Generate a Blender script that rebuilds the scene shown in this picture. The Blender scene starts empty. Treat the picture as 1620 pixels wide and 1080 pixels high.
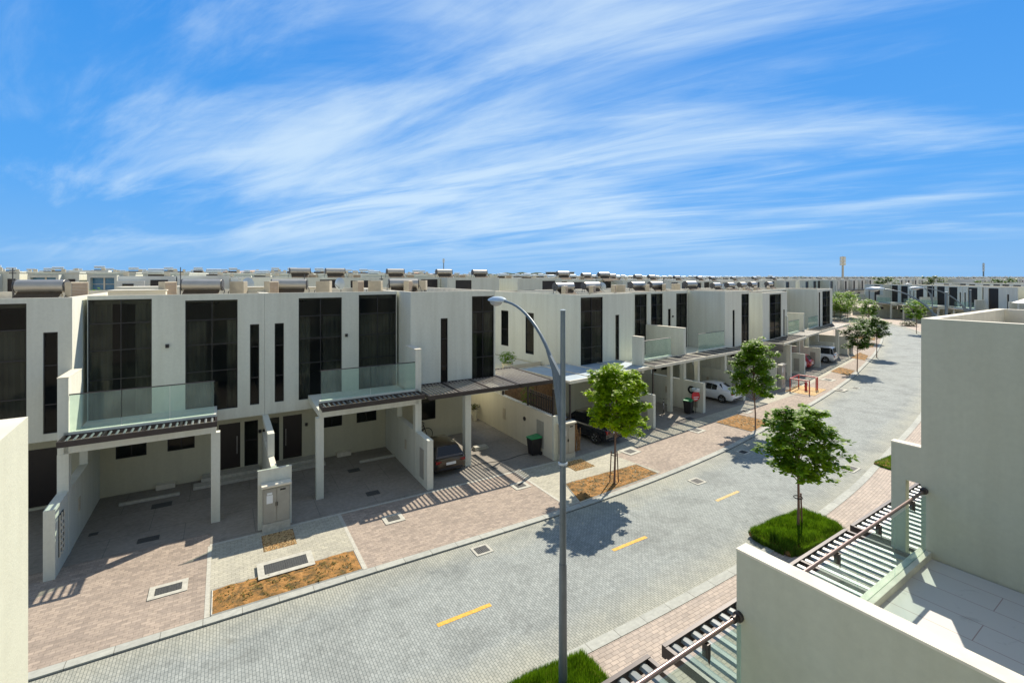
import bpy, math, random
from mathutils import Vector, Matrix
R = math.radians
PI = math.pi
SC = bpy.context.scene
COL = SC.collection

# ------------------------------------------------------------------ street frame
ANG = math.atan2(1280.0, 765.0)
SU, CU = math.sin(ANG), math.cos(ANG)
PHI = PI / 2 - ANG                      # direction of the street
CAM_H = 10.0

def W(s, t):
    return (s * SU - t * CU, s * CU + t * SU)

def ST(X, Y):
    return (X * SU + Y * CU, -X * CU + Y * SU)

def smooth(a, b, x):
    k = max(0.0, min(1.0, (x - a) / (b - a)))
    return k * k * (3 - 2 * k)

def gh(X, Y):
    """height of the terrain"""
    s, t = ST(X, Y)
    left = max(0.0, min(1.0, (0.35 - X / max(Y, 1.0)) / 0.6))
    return 0.75 * smooth(38, 46, t - max(0, s - 20) * 0.2) * (1 - smooth(20, 90, s)) + 1.3 * left * smooth(70, 140, t)

# ------------------------------------------------------------------ materials
MATS = {}

def newmat(name):
    m = bpy.data.materials.new(name)
    m.use_nodes = True
    nt = m.node_tree
    b = nt.nodes['Principled BSDF']
    MATS[name] = m
    return m, nt, b

def N(nt, kind, **kw):
    n = nt.nodes.new(kind)
    for k, v in kw.items():
        setattr(n, k, v)
    return n

def ramp(nt, stops):
    r = nt.nodes.new('ShaderNodeValToRGB')
    cr = r.color_ramp
    while len(cr.elements) < len(stops):
        cr.elements.new(0.5)
    for e, (p, c) in zip(cr.elements, stops):
        e.position = p
        e.color = (c[0], c[1], c[2], 1) if not isinstance(c, float) else (c, c, c, 1)
    return r

def mixc(nt, fac, a, b, mode='MIX'):
    m = nt.nodes.new('ShaderNodeMix')
    m.data_type = 'RGBA'
    m.blend_type = mode
    for sock, v in ((m.inputs[0], fac), (m.inputs[6], a), (m.inputs[7], b)):
        if hasattr(v, 'is_linked') or hasattr(v, 'links'):
            nt.links.new(v, sock)
        elif isinstance(v, (int, float)):
            sock.default_value = v
        else:
            sock.default_value = (v[0], v[1], v[2], 1)
    return m.outputs[2]

def noise(nt, coord, scale, detail=4, rough=0.55, vec_scale=None, dist=0.0):
    n = nt.nodes.new('ShaderNodeTexNoise')
    n.inputs['Scale'].default_value = scale
    n.inputs['Detail'].default_value = detail
    n.inputs['Roughness'].default_value = rough
    n.inputs['Distortion'].default_value = dist
    if vec_scale:
        mp = nt.nodes.new('ShaderNodeMapping')
        mp.inputs['Scale'].default_value = vec_scale
        nt.links.new(coord, mp.inputs['Vector'])
        coord = mp.outputs[0]
    nt.links.new(coord, n.inputs['Vector'])
    return n.outputs['Fac']

def bump(nt, b, h, strength, dist=0.02):
    bp = nt.nodes.new('ShaderNodeBump')
    bp.inputs['Strength'].default_value = strength
    bp.inputs['Distance'].default_value = dist
    nt.links.new(h, bp.inputs['Height'])
    nt.links.new(bp.outputs[0], b.inputs['Normal'])

def coords(nt):
    g = nt.nodes.new('ShaderNodeNewGeometry')
    return g.outputs['Position']

def mat_plain(name, col, rough=0.5, metal=0.0, var=0.12, scale=3.0, bmp=0.0, bscale=40, coat=0.0, spec=None):
    m, nt, b = newmat(name)
    P = coords(nt)
    f = noise(nt, P, scale)
    r = ramp(nt, [(0.3, tuple(c * (1 - var) for c in col)), (0.7, tuple(min(1, c * (1 + var)) for c in col))])
    nt.links.new(f, r.inputs[0])
    nt.links.new(r.outputs[0], b.inputs['Base Color'])
    b.inputs['Roughness'].default_value = rough
    b.inputs['Metallic'].default_value = metal
    if coat:
        b.inputs['Coat Weight'].default_value = coat
        b.inputs['Coat Roughness'].default_value = 0.04
    if spec is not None:
        b.inputs['Specular IOR Level'].default_value = spec
    if bmp:
        bump(nt, b, noise(nt, P, bscale, 3), bmp, 0.01)
    return m

def mat_wall(name, col, stain=0.35):
    m, nt, b = newmat(name)
    P = coords(nt)
    big = noise(nt, P, 0.35, 3)
    streak = noise(nt, P, 1.0, 5, 0.6, (2.6, 2.6, 0.16))
    fine = noise(nt, P, 9.0, 4, 0.6)
    r1 = ramp(nt, [(0.35, tuple(c * 0.94 for c in col)), (0.7, col)])
    nt.links.new(big, r1.inputs[0])
    rs = ramp(nt, [(0.36, 1.0), (0.62, 0.0)])
    nt.links.new(streak, rs.inputs[0])
    mf = nt.nodes.new('ShaderNodeMath'); mf.operation = 'MULTIPLY'
    nt.links.new(rs.outputs[0], mf.inputs[0]); mf.inputs[1].default_value = stain
    c = mixc(nt, mf.outputs[0], r1.outputs[0], (col[0] * .80, col[1] * .79, col[2] * .76))
    rf = ramp(nt, [(0.3, 0.93), (0.7, 1.0)])
    nt.links.new(fine, rf.inputs[0])
    c = mixc(nt, 1.0, c, rf.outputs[0], 'MULTIPLY')
    nt.links.new(c, b.inputs['Base Color'])
    b.inputs['Roughness'].default_value = 0.85
    b.inputs['Specular IOR Level'].default_value = 0.25
    bump(nt, b, noise(nt, P, 60, 3, 0.7), 0.35, 0.006)
    return m

def mat_paver(name, c1, c2, mortar, bw, rh, swap=False, msize=0.01, stain=(0.75, 0.4), rot=0.0, sand=False):
    m, nt, b = newmat(name)
    uv = nt.nodes.new('ShaderNodeUVMap').outputs[0]
    mp = nt.nodes.new('ShaderNodeMapping')
    mp.inputs['Rotation'].default_value = (0, 0, R(90) if swap else rot)
    nt.links.new(uv, mp.inputs['Vector'])
    br = nt.nodes.new('ShaderNodeTexBrick')
    br.inputs['Scale'].default_value = 1.0
    br.inputs['Brick Width'].default_value = bw
    br.inputs['Row Height'].default_value = rh
    br.inputs['Mortar Size'].default_value = msize
    br.inputs['Mortar Smooth'].default_value = 0.3
    br.inputs['Bias'].default_value = 0.0
    br.inputs['Color1'].default_value = (*c1, 1)
    br.inputs['Color2'].default_value = (*c2, 1)
    br.inputs['Mortar'].default_value = (*mortar, 1)
    nt.links.new(mp.outputs[0], br.inputs['Vector'])
    n1 = noise(nt, uv, 0.55, 6, 0.62, dist=0.4)
    r1 = ramp(nt, [(0.28, stain[0]), (0.52, 1.0), (0.8, 1.08)])
    nt.links.new(n1, r1.inputs[0])
    c = mixc(nt, 1.0, br.outputs['Color'], r1.outputs[0], 'MULTIPLY')
    n2 = noise(nt, uv, 6.0, 4, 0.6)
    r2 = ramp(nt, [(0.3, 0.84), (0.7, 1.1)])
    nt.links.new(n2, r2.inputs[0])
    c = mixc(nt, 1.0, c, r2.outputs[0], 'MULTIPLY')
    # darker spills and tyre smears
    n3 = noise(nt, uv, 1.6, 7, 0.66, (0.7, 1.5, 1), 0.6)
    r3 = ramp(nt, [(0.60, 0.0), (0.72, 1.0)])
    nt.links.new(n3, r3.inputs[0])
    mf = nt.nodes.new('ShaderNodeMath'); mf.operation = 'MULTIPLY'
    nt.links.new(r3.outputs[0], mf.inputs[0]); mf.inputs[1].default_value = stain[1]
    c = mixc(nt, mf.outputs[0], c, tuple(x * 0.45 for x in c1))
    if sand:      # sand and dust gathered along the kerbs, darker wheel paths
        sx = nt.nodes.new('ShaderNodeSeparateXYZ'); nt.links.new(uv, sx.inputs[0])
        d = nt.nodes.new('ShaderNodeMath'); d.operation = 'ADD'; nt.links.new(sx.outputs[1], d.inputs[0]); d.inputs[1].default_value = 3.05
        ab = nt.nodes.new('ShaderNodeMath'); ab.operation = 'ABSOLUTE'; nt.links.new(d.outputs[0], ab.inputs[0])
        nn = nt.nodes.new('ShaderNodeMath'); nn.operation = 'MULTIPLY_ADD'; nt.links.new(n1, nn.inputs[0]); nn.inputs[1].default_value = 2.4; nt.links.new(ab.outputs[0], nn.inputs[2])
        rr = ramp(nt, [(0.0, 0.0), (1.0, 1.0)])
        mrr = nt.nodes.new('ShaderNodeMapRange'); nt.links.new(nn.outputs[0], mrr.inputs[0]); mrr.inputs[1].default_value = 2.9; mrr.inputs[2].default_value = 4.6; mrr.inputs[3].default_value = 0; mrr.inputs[4].default_value = .6
        c = mixc(nt, mrr.outputs[0], c, mixc(nt, 1.0, br.outputs['Color'], (1.32, 1.16, .90), 'MULTIPLY'))
    nt.links.new(c, b.inputs['Base Color'])
    b.inputs['Roughness'].default_value = 0.85
    b.inputs['Specular IOR Level'].default_value = 0.3
    bump(nt, b, br.outputs['Fac'], -0.4, 0.006)
    return m

def mat_glass_window():
    m, nt, b = newmat('window_glass')
    b.inputs['Base Color'].default_value = (0.020, 0.024, 0.028, 1)
    b.inputs['Roughness'].default_value = 0.04
    b.inputs['Specular IOR Level'].default_value = 0.75
    P = coords(nt)
    bump(nt, b, noise(nt, P, 0.7, 2), 0.06, 0.05)
    t = N(nt, 'ShaderNodeBsdfTransparent')
    t.inputs['Color'].default_value = (0.60, 0.62, 0.60, 1)
    mx = N(nt, 'ShaderNodeMixShader')
    mx.inputs[0].default_value = 0.16
    out = nt.nodes['Material Output']
    nt.links.new(t.outputs[0], mx.inputs[1]); nt.links.new(b.outputs[0], mx.inputs[2])
    nt.links.new(mx.outputs[0], out.inputs[0])

def mat_glass_balcony():
    m, nt, b = newmat('balustrade_glass')
    t = N(nt, 'ShaderNodeBsdfTransparent'); t.inputs['Color'].default_value = (0.87, 0.965, 0.93, 1)
    d = N(nt, 'ShaderNodeBsdfDiffuse'); d.inputs['Color'].default_value = (0.58, 0.68, 0.62, 1)
    g = N(nt, 'ShaderNodeBsdfGlossy'); g.inputs['Roughness'].default_value = 0.03
    m1 = N(nt, 'ShaderNodeMixShader')
    P = coords(nt)
    r = ramp(nt, [(0.3, 0.07), (0.75, 0.16)])
    nt.links.new(noise(nt, P, 1.3, 4), r.inputs[0]); nt.links.new(r.outputs[0], m1.inputs[0])
    nt.links.new(t.outputs[0], m1.inputs[1]); nt.links.new(d.outputs[0], m1.inputs[2])
    lw = N(nt, 'ShaderNodeLayerWeight'); lw.inputs[0].default_value = 0.5
    pw = N(nt, 'ShaderNodeMath', operation='POWER'); nt.links.new(lw.outputs['Facing'], pw.inputs[0]); pw.inputs[1].default_value = 5.0
    ml = N(nt, 'ShaderNodeMath', operation='MULTIPLY_ADD'); nt.links.new(pw.outputs[0], ml.inputs[0]); ml.inputs[1].default_value = 0.35; ml.inputs[2].default_value = 0.035
    m2 = N(nt, 'ShaderNodeMixShader'); nt.links.new(ml.outputs[0], m2.inputs[0])
    nt.links.new(m1.outputs[0], m2.inputs[1]); nt.links.new(g.outputs[0], m2.inputs[2])
    nt.links.new(m2.outputs[0], nt.nodes['Material Output'].inputs[0])

def mat_leaf(name, dark, light, trans, scale=2.2):
    m, nt, b = newmat(name)
    P = coords(nt)
    f = noise(nt, P, scale, 3, 0.6)
    f2 = noise(nt, P, 17.0, 2, 0.6)
    ad = nt.nodes.new('ShaderNodeMath'); ad.operation = 'ADD'
    s2 = nt.nodes.new('ShaderNodeMath'); s2.operation = 'MULTIPLY_ADD'
    nt.links.new(f2, s2.inputs[0]); s2.inputs[1].default_value = 0.8; s2.inputs[2].default_value = -0.4
    nt.links.new(f, ad.inputs[0]); nt.links.new(s2.outputs[0], ad.inputs[1])
    r = ramp(nt, [(0.28, dark), (0.55, tuple((a + c) / 2 for a, c in zip(dark, light))), (0.75, light)])
    nt.links.new(ad.outputs[0], r.inputs[0])
    nt.links.new(r.outputs[0], b.inputs['Base Color'])
    b.inputs['Roughness'].default_value = 0.5
    b.inputs['Specular IOR Level'].default_value = 0.3
    tr = N(nt, 'ShaderNodeBsdfTranslucent')
    cc = mixc(nt, 1.0, r.outputs[0], (1.6, 1.75, 0.6), 'MULTIPLY')
    nt.links.new(cc, tr.inputs['Color'])
    mx = N(nt, 'ShaderNodeMixShader'); mx.inputs[0].default_value = trans
    nt.links.new(b.outputs[0], mx.inputs[1]); nt.links.new(tr.outputs[0], mx.inputs[2])
    nt.links.new(mx.outputs[0], nt.nodes['Material Output'].inputs[0])
    return m

def mat_soil(name, cols, scale=5.0, bmp=0.8):
    m, nt, b = newmat(name)
    P = coords(nt)
    f = noise(nt, P, scale, 8, 0.7, dist=0.5)
    r = ramp(nt, cols)
    nt.links.new(f, r.inputs[0]); nt.links.new(r.outputs[0], b.inputs['Base Color'])
    b.inputs['Roughness'].default_value = 0.95
    bump(nt, b, noise(nt, P, scale * 4, 5, 0.7), bmp, 0.05)
    return m

def mat_curtain():
    m, nt, b = newmat('curtain_fabric')
    P = coords(nt)
    f = noise(nt, P, 0.45, 2)
    r = ramp(nt, [(0.35, (0.28, 0.27, 0.22)), (0.6, (0.66, 0.63, 0.52))])
    nt.links.new(f, r.inputs[0]); nt.links.new(r.outputs[0], b.inputs['Base Color'])
    b.inputs['Roughness'].default_value = 0.9

mat_wall('stucco', (0.73, 0.74, 0.635), .5)
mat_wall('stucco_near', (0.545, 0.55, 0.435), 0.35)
mat_wall('stucco_cream', (0.78, 0.73, 0.58), 0.3)
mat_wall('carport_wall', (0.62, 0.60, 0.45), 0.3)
mat_wall('roof_screed', (0.60, 0.55, 0.44), 0.5)
mat_wall('far_wall', (0.70, 0.71, 0.65), 0.2)
mat_plain('coping', (0.68, 0.64, 0.52), 0.8)
def mat_tile():
    m, nt, b = newmat('balcony_tile')
    P = coords(nt)
    mp = nt.nodes.new('ShaderNodeMapping'); mp.inputs['Rotation'].default_value = (0, 0, R(-33.6 + 90)); nt.links.new(P, mp.inputs[0])
    br = nt.nodes.new('ShaderNodeTexBrick'); br.inputs['Scale'].default_value = 1; br.inputs['Brick Width'].default_value = 2.4; br.inputs['Row Height'].default_value = .62; br.inputs['Mortar Size'].default_value = .008
    br.inputs['Color1'].default_value = (.56, .56, .56, 1); br.inputs['Color2'].default_value = (.55, .55, .55, 1); br.inputs['Mortar'].default_value = (.36, .28, .28, 1)
    nt.links.new(mp.outputs[0], br.inputs['Vector'])
    r = ramp(nt, [(0.60, 1.0), (0.72, 0.62)]); nt.links.new(noise(nt, P, 1.1, 8, .7, dist=.8), r.inputs[0])
    nt.links.new(mixc(nt, 1.0, br.outputs[0], mixc(nt, 1.0, r.outputs[0], (1.0, .96, .90), 'MULTIPLY'), 'MULTIPLY'), b.inputs['Base Color'])
    b.inputs['Roughness'].default_value = .7
mat_tile()
mat_plain('dark_metal', (0.045, 0.037, 0.035), 0.42, 0.3, 0.15)
mat_plain('rail_bronze', (0.26, 0.19, 0.17), 0.35, 0.5, 0.06)
mat_plain('slat_light', (0.22, 0.24, 0.235), 0.45, 0.2, 0.10)
mat_plain('slat_dark', (0.07, 0.065, 0.06), 0.6, 0.0, 0.1)
mat_plain('slat_brown', (0.36, 0.33, 0.29), 0.5, 0.2, 0.10)
mat_plain('window_frame', (0.018, 0.018, 0.020), 0.45)
mat_plain('door_dark', (0.022, 0.016, 0.014), 0.4)
mat_plain('steel_tank', (0.46, 0.45, 0.41), 0.5, 0.7, 0.06)
mat_plain('grey_plastic', (0.07, 0.07, 0.07), 0.5)
mat_plain('collector_dark', (0.10, 0.075, 0.05), 0.75, 0.0, spec=.15)
mat_plain('beige_metal', (0.52, 0.46, 0.34), 0.5)
mat_plain('vent_brown', (0.24, 0.17, 0.11), 0.6)
mat_plain('cabinet_paint', (0.35, 0.34, 0.29), 0.55, var=0.08)
mat_plain('paper_white', (0.75, 0.78, 0.78), 0.7, var=0.03)
mat_plain('concrete_frame', (0.46, 0.45, 0.38), 0.85, var=0.15, scale=8)
mat_plain('cast_iron', (0.07, 0.075, 0.075), 0.6, 0.2, 0.3, 30, 0.5, 60)
mat_plain('pole_paint', (0.15, 0.19, 0.21), 0.42, 0.3, 0.12)
mat_plain('lamp_grey', (0.50, 0.58, 0.62), 0.35, 0.1, 0.06)
mat_plain('lamp_lens', (0.36, 0.38, 0.40), 0.12, 0.0, 0.05)
mat_plain('bark', (0.20, 0.12, 0.085), 0.9, var=0.3, scale=25, bmp=0.6)
mat_plain('stake_wood', (0.16, 0.09, 0.06), 0.85, var=0.3, scale=20)
mat_plain('timber', (0.34, 0.19, 0.09), 0.8, var=0.35, scale=9)
mat_plain('black_plastic', (0.015, 0.014, 0.016), 0.5)
mat_plain('green_plastic', (0.02, 0.26, 0.09), 0.45)
mat_plain('red_paint', (0.45, 0.035, 0.03), 0.4)
mat_plain('rubber', (0.018, 0.018, 0.018), 0.8)
mat_plain('alloy', (0.5, 0.5, 0.5), 0.3, 0.8)
mat_plain('yellow_paint_faded', (0.55, 0.40, 0.16), 0.8, var=0.3, scale=14)
mat_plain('yellow_paint', (0.70, 0.38, 0.05), 0.75, var=0.3, scale=14)
mat_plain('car_bronze', (0.060, 0.042, 0.026), 0.28, 0.4, 0.05, coat=1.0)
mat_plain('car_black', (0.010, 0.011, 0.014), 0.25, 0.2, 0.05, coat=1.0)
mat_plain('car_white', (0.72, 0.74, 0.76), 0.3, 0.0, 0.03, coat=1.0)
mat_plain('car_silver', (0.62, 0.65, 0.68), 0.3, 0.2, 0.03, coat=1.0)
mat_plain('car_red', (0.40, 0.015, 0.02), 0.3, 0.1, 0.05, coat=1.0)
mat_plain('car_glass', (0.010, 0.012, 0.014), 0.05)
mat_plain('tail_light', (0.26, 0.015, 0.012), 0.15)
mat_plain('head_light', (0.7, 0.72, 0.75), 0.1)
mat_plain('plate_white', (0.75, 0.75, 0.72), 0.5)
mat_plain('terracotta', (0.42, 0.20, 0.12), 0.85)
mat_plain('tarp_blue', (0.30, 0.38, 0.43), 0.6, var=0.12, scale=1.4)
mat_plain('canvas_white', (0.8, 0.78, 0.72), 0.7)
mat_plain('sign_red', (0.62, 0.03, 0.05), 0.5)
mat_plain('dark_building', (0.06, 0.07, 0.07), 0.8)
mat_plain('lamp_black', (0.02, 0.02, 0.02), 0.4)
mat_plain('pool_blue', (0.10, 0.24, 0.36), 0.2)
mat_plain('kerb_stone', (0.52, 0.53, 0.47), 0.85, var=0.16, scale=2.5)
mat_plain('joint_dark', (0.05, 0.06, 0.06), 0.9)
mat_glass_window(); mat_glass_balcony(); mat_curtain()
mat_paver('road_paving', (0.345, 0.37, 0.345), (0.285, 0.31, 0.29), (0.14, 0.16, 0.155), 0.16, 0.08, True, 0.008, (0.70, 0.7), sand=True)
mat_paver('kerb_paving', (0.43, 0.44, 0.385), (0.39, 0.40, 0.355), (0.20, 0.20, 0.17), 1.0, 0.6, False, 0.012, (0.82, 0.3))
mat_paver('pink_paving', (0.42, 0.345, 0.275), (0.30, 0.25, 0.205), (0.22, 0.185, 0.15), 0.24, 0.12, False, 0.007, (0.84, 0.18))
mat_paver('grey_paving', (0.48, 0.46, 0.36), (0.40, 0.385, 0.31), (0.26, 0.25, 0.20), 0.24, 0.12, False, 0.007, (0.84, 0.18))
mat_paver('near_paving', (0.50, 0.42, 0.34), (0.41, 0.35, 0.29), (0.25, 0.21, 0.18), 0.24, 0.12, False, 0.009, (0.84, 0.18))
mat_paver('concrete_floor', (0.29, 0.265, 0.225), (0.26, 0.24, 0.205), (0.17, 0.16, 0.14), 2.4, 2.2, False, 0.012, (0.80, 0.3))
mat_leaf('leaf_bright', (0.13, 0.23, 0.010), (0.42, 0.52, 0.016), 0.5)
mat_leaf('leaf_mid', (0.075, 0.165, 0.012), (0.25, 0.37, 0.025), 0.48)
mat_leaf('leaf_dark', (0.035, 0.09, 0.014), (0.11, 0.20, 0.025), 0.35)
mat_leaf('leaf_olive', (0.05, 0.065, 0.02), (0.14, 0.15, 0.04), 0.25)
mat_leaf('lawn_grass', (0.035, 0.085, 0.006), (0.15, 0.25, 0.018), 0.35, 2.6)
mat_leaf('dry_leaf', (0.06, 0.06, 0.012), (0.26, 0.19, 0.045), 0.15, 6)
mat_leaf('flower_red', (0.35, 0.03, 0.05), (0.6, 0.06, 0.08), 0.3, 3)
mat_soil('soil', [(0.34, (0.05, 0.045, 0.015)), (0.44, (0.17, 0.10, 0.03)), (0.54, (0.34, 0.17, 0.045)), (0.70, (0.48, 0.26, 0.085))], 3.2)
mat_soil('gravel', [(0.32, (0.22, 0.12, 0.05)), (0.5, (0.62, 0.43, 0.20)), (0.7, (0.85, 0.66, 0.36))], 11.0, 1.0)
mat_soil('sand', [(0.3, (0.34, 0.29, 0.22)), (0.5, (0.42, 0.36, 0.28)), (0.7, (0.50, 0.44, 0.35))], 0.05, 0.2)
mat_soil('dune_sand', [(0.3, (0.44, 0.29, 0.19)), (0.7, (0.58, 0.40, 0.28))], 0.01, 0.1)
mat_soil('hill_green', [(0.3, (0.035, 0.06, 0.03)), (0.7, (0.09, 0.12, 0.06))], 0.08, 0.5)

# ------------------------------------------------------------------ mesh builder
class MB:
    def __init__(self, fx=None):
        self.v = []; self.f = []; self.m = []; self.uv = None
        self.fx = fx
    def vert(self, p):
        if self.fx: p = self.fx(p)
        self.v.append(p); return len(self.v) - 1
    def face(self, pts, mi=0):
        self.f.append([self.vert(p) for p in pts]); self.m.append(mi)
    def box(self, x0, x1, y0, y1, z0, z1, mi=0, skip=''):
        a = [self.vert(p) for p in ((x0, y0, z0), (x1, y0, z0), (x1, y1, z0), (x0, y1, z0), (x0, y0, z1), (x1, y0, z1), (x1, y1, z1), (x0, y1, z1))]
        F = {'b': (0, 3, 2, 1), 't': (4, 5, 6, 7), 'f': (0, 1, 5, 4), 'r': (1, 2, 6, 5), 'k': (2, 3, 7, 6), 'l': (3, 0, 4, 7)}
        for k, q in F.items():
            if k in skip: continue
            self.f.append([a[i] for i in q]); self.m.append(mi)
    def ring(self, c, ax, ay, r, n, ry=None):
        ry = r if ry is None else ry
        return [self.vert(tuple(c[i] + ax[i] * r * math.cos(2 * PI * k / n) + ay[i] * ry * math.sin(2 * PI * k / n) for i in range(3))) for k in range(n)]
    def tube(self, pts, rad, n=8, mi=0, cap=True, ry=None):
        rings = []
        P = [Vector(p) for p in pts]
        up = None
        for i, p in enumerate(P):
            d = (P[min(i + 1, len(P) - 1)] - P[max(i - 1, 0)]).normalized()
            if up is None:
                up = Vector((0, 0, 1)) if abs(d.z) < 0.9 else Vector((1, 0, 0))
            ax = d.cross(up)
            if ax.length < 1e-4: ax = d.cross(Vector((0, 1, 0)))
            ax.normalize(); ay = ax.cross(d).normalized(); up = ay
            r = rad[i] if isinstance(rad, (list, tuple)) else rad
            rings.append(self.ring(p, ax, ay, r, n, None if ry is None else r * ry))
        for a, b in zip(rings, rings[1:]):
            for k in range(n):
                self.f.append([a[k], a[(k + 1) % n], b[(k + 1) % n], b[k]]); self.m.append(mi)
        if cap:
            self.f.append(rings[0][::-1]); self.m.append(mi); self.f.append(rings[-1]); self.m.append(mi)
    def lathe(self, prof, c=(0, 0, 0), axis='z', n=16, mi=0):
        ax = {'z': ((1, 0, 0), (0, 1, 0), (0, 0, 1)), 'x': ((0, 1, 0), (0, 0, 1), (1, 0, 0)), 'y': ((0, 0, 1), (1, 0, 0), (0, 1, 0))}[axis]
        rings = [self.ring([c[i] + ax[2][i] * h for i in range(3)], ax[0], ax[1], max(r, 1e-4), n) for r, h in prof]
        for a, b in zip(rings, rings[1:]):
            for k in range(n):
                self.f.append([a[k], a[(k + 1) % n], b[(k + 1) % n], b[k]]); self.m.append(mi)
    def panel(self, x0, x1, z0, z1, ops, y, depth=0.18, mi=0, rmi=None):
        """front wall face in plane y with openings (ox0,ox1,oz0,oz1), reveals going to y+depth"""
        xs = sorted({x0, x1, *[max(x0, min(x1, o[0])) for o in ops], *[max(x0, min(x1, o[1])) for o in ops]})
        zs = sorted({z0, z1, *[max(z0, min(z1, o[2])) for o in ops], *[max(z0, min(z1, o[3])) for o in ops]})
        for a, b in zip(xs, xs[1:]):
            for c, d in zip(zs, zs[1:]):
                mx, mz = (a + b) / 2, (c + d) / 2
                if any(o[0] < mx < o[1] and o[2] < mz < o[3] for o in ops): continue
                self.face([(a, y, c), (b, y, c), (b, y, d), (a, y, d)], mi)
        for o in ops:
            a, b, c, d = o; e = y + depth
            self.face([(a, y, c), (a, y, d), (a, e, d), (a, e, c)], mi)
            self.face([(b, y, c), (b, e, c), (b, e, d), (b, y, d)], mi)
            self.face([(a, y, d), (b, y, d), (b, e, d), (a, e, d)], mi)
            self.face([(a, y, c), (a, e, c), (b, e, c), (b, y, c)], mi)
    def build(self, name, mats, parent=None, smooth_ang=None, bevel=0.0):
        me = bpy.data.meshes.new(name)
        me.from_pydata(self.v, [], self.f)
        if isinstance(mats, str): mats = [mats]
        for m in mats: me.materials.append(MATS[m])
        me.polygons.foreach_set('material_index', self.m)
        if self.uv is not None:
            l = me.uv_layers.new(name='UVMap')
            for lp in me.loops:
                l.data[lp.index].uv = self.uv[lp.vertex_index]
        me.update()
        if smooth_ang:
            me.shade_smooth(); me.set_sharp_from_angle(angle=R(smooth_ang))
        o = bpy.data.objects.new(name, me)
        COL.objects.link(o)
        if parent: o.parent = parent
        if bevel:
            bm = o.modifiers.new('bevel', 'BEVEL'); bm.width = bevel; bm.segments = 2; bm.limit_method = 'ANGLE'
        return o

def tag(o, label=None, cat=None, group=None, kind=None):
    if label: o['label'] = label
    if cat: o['category'] = cat
    if group: o['group'] = group
    if kind: o['kind'] = kind
    return o

def empty(name, loc, rz=0.0, sc=None):
    o = bpy.data.objects.new(name, None)
    o.empty_display_size = 0.3
    COL.objects.link(o)
    o.location = loc; o.rotation_euler = (0, 0, rz)
    if sc: o.scale = sc
    return o

def kids(o): return [c for c in bpy.data.objects if c.parent == o]
KID = {}
def copy_tree(o, parent=None):
    c = o.copy(); COL.objects.link(c)
    if parent: c.parent = parent
    if o.name not in KID: KID[o.name] = kids(o)
    for ch in KID[o.name]: copy_tree(ch, c)
    return c

class Frame:
    def __init__(self, x, y, rot):
        self.o = (x, y); self.a = rot
        self.u = (math.cos(rot), math.sin(rot)); self.n = (-math.sin(rot), math.cos(rot))
    def w(self, x, y, z=0.0):
        return (self.o[0] + self.u[0] * x + self.n[0] * y, self.o[1] + self.u[1] * x + self.n[1] * y, z)
def SF(s, t, rot): return Frame(*W(s, t), PHI + R(rot))
FA = SF(-4.9, 21.5, 0.0)
FB = SF(15.6, 21.6, 6.5)
FC = SF(42.8, 25.1, 13.5)
FS = Frame(0, 0, PHI)                    # plain street frame
FN = Frame(3.0, 6.46, math.atan2(.553, .833))   # row on the camera's side: x along street, y towards the road

# ------------------------------------------------------------------ ground
def catmull(P, n=10):
    out = []
    Q = [P[0]] + P + [P[-1]]
    for i in range(1, len(Q) - 2):
        for k in range(n):
            t = k / n
            out.append(tuple(0.5 * ((2 * Q[i][j]) + (-Q[i-1][j] + Q[i+1][j]) * t + (2*Q[i-1][j] - 5*Q[i][j] + 4*Q[i+1][j] - Q[i+2][j]) * t*t + (-Q[i-1][j] + 3*Q[i][j] - 3*Q[i+1][j] + Q[i+2][j]) * t**3) for j in range(2)))
    out.append(P[-1])
    return out
KERB = catmull([(-60, 16.45), (-25, 16.45), (-4, 16.45), (4, 16.45), (12, 16.45), (17.9, 16.75), (24.35, 17.5), (30, 18.55), (39.8, 20.45), (50.1, 22.9), (59.7, 25.6), (76.8, 31.0), (98, 39.0), (114, 48.5), (126, 60), (132, 76), (134, 96)])
def offs(P, d):
    out = []
    for i, p in enumerate(P):
        a = P[max(i - 1, 0)]; b = P[min(i + 1, len(P) - 1)]
        dx, dy = b[0] - a[0], b[1] - a[1]; l = math.hypot(dx, dy)
        out.append((p[0] - dy / l * d, p[1] + dx / l * d))
    return out
def arclen(P):
    L = [0]
    for a, b in zip(P, P[1:]): L.append(L[-1] + math.hypot(b[0] - a[0], b[1] - a[1]))
    return L
AL = arclen(KERB)
def strip(name, d0, d1, z, mat, i0=0, i1=None, nsub=1):
    mb = MB(); mb.uv = []
    idx = range(i0, len(KERB) if i1 is None else i1)
    cols = [offs(KERB, d0 + (d1 - d0) * k / nsub) for k in range(nsub + 1)]
    rows = []
    for i in idx:
        r = []
        for k in range(nsub + 1):
            s, t = cols[k][i]; x, y = W(s, t)
            r.append(mb.vert((x, y, z))); mb.uv.append((AL[i], d0 + (d1 - d0) * k / nsub))
        rows.append(r)
    for a, b in zip(rows, rows[1:]):
        for k in range(nsub):
            mb.f.append([a[k], b[k], b[k+1], a[k+1]]); mb.m.append(0)
    o = mb.build(name, mat)
    tag(o, kind='structure')
    return o

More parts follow.
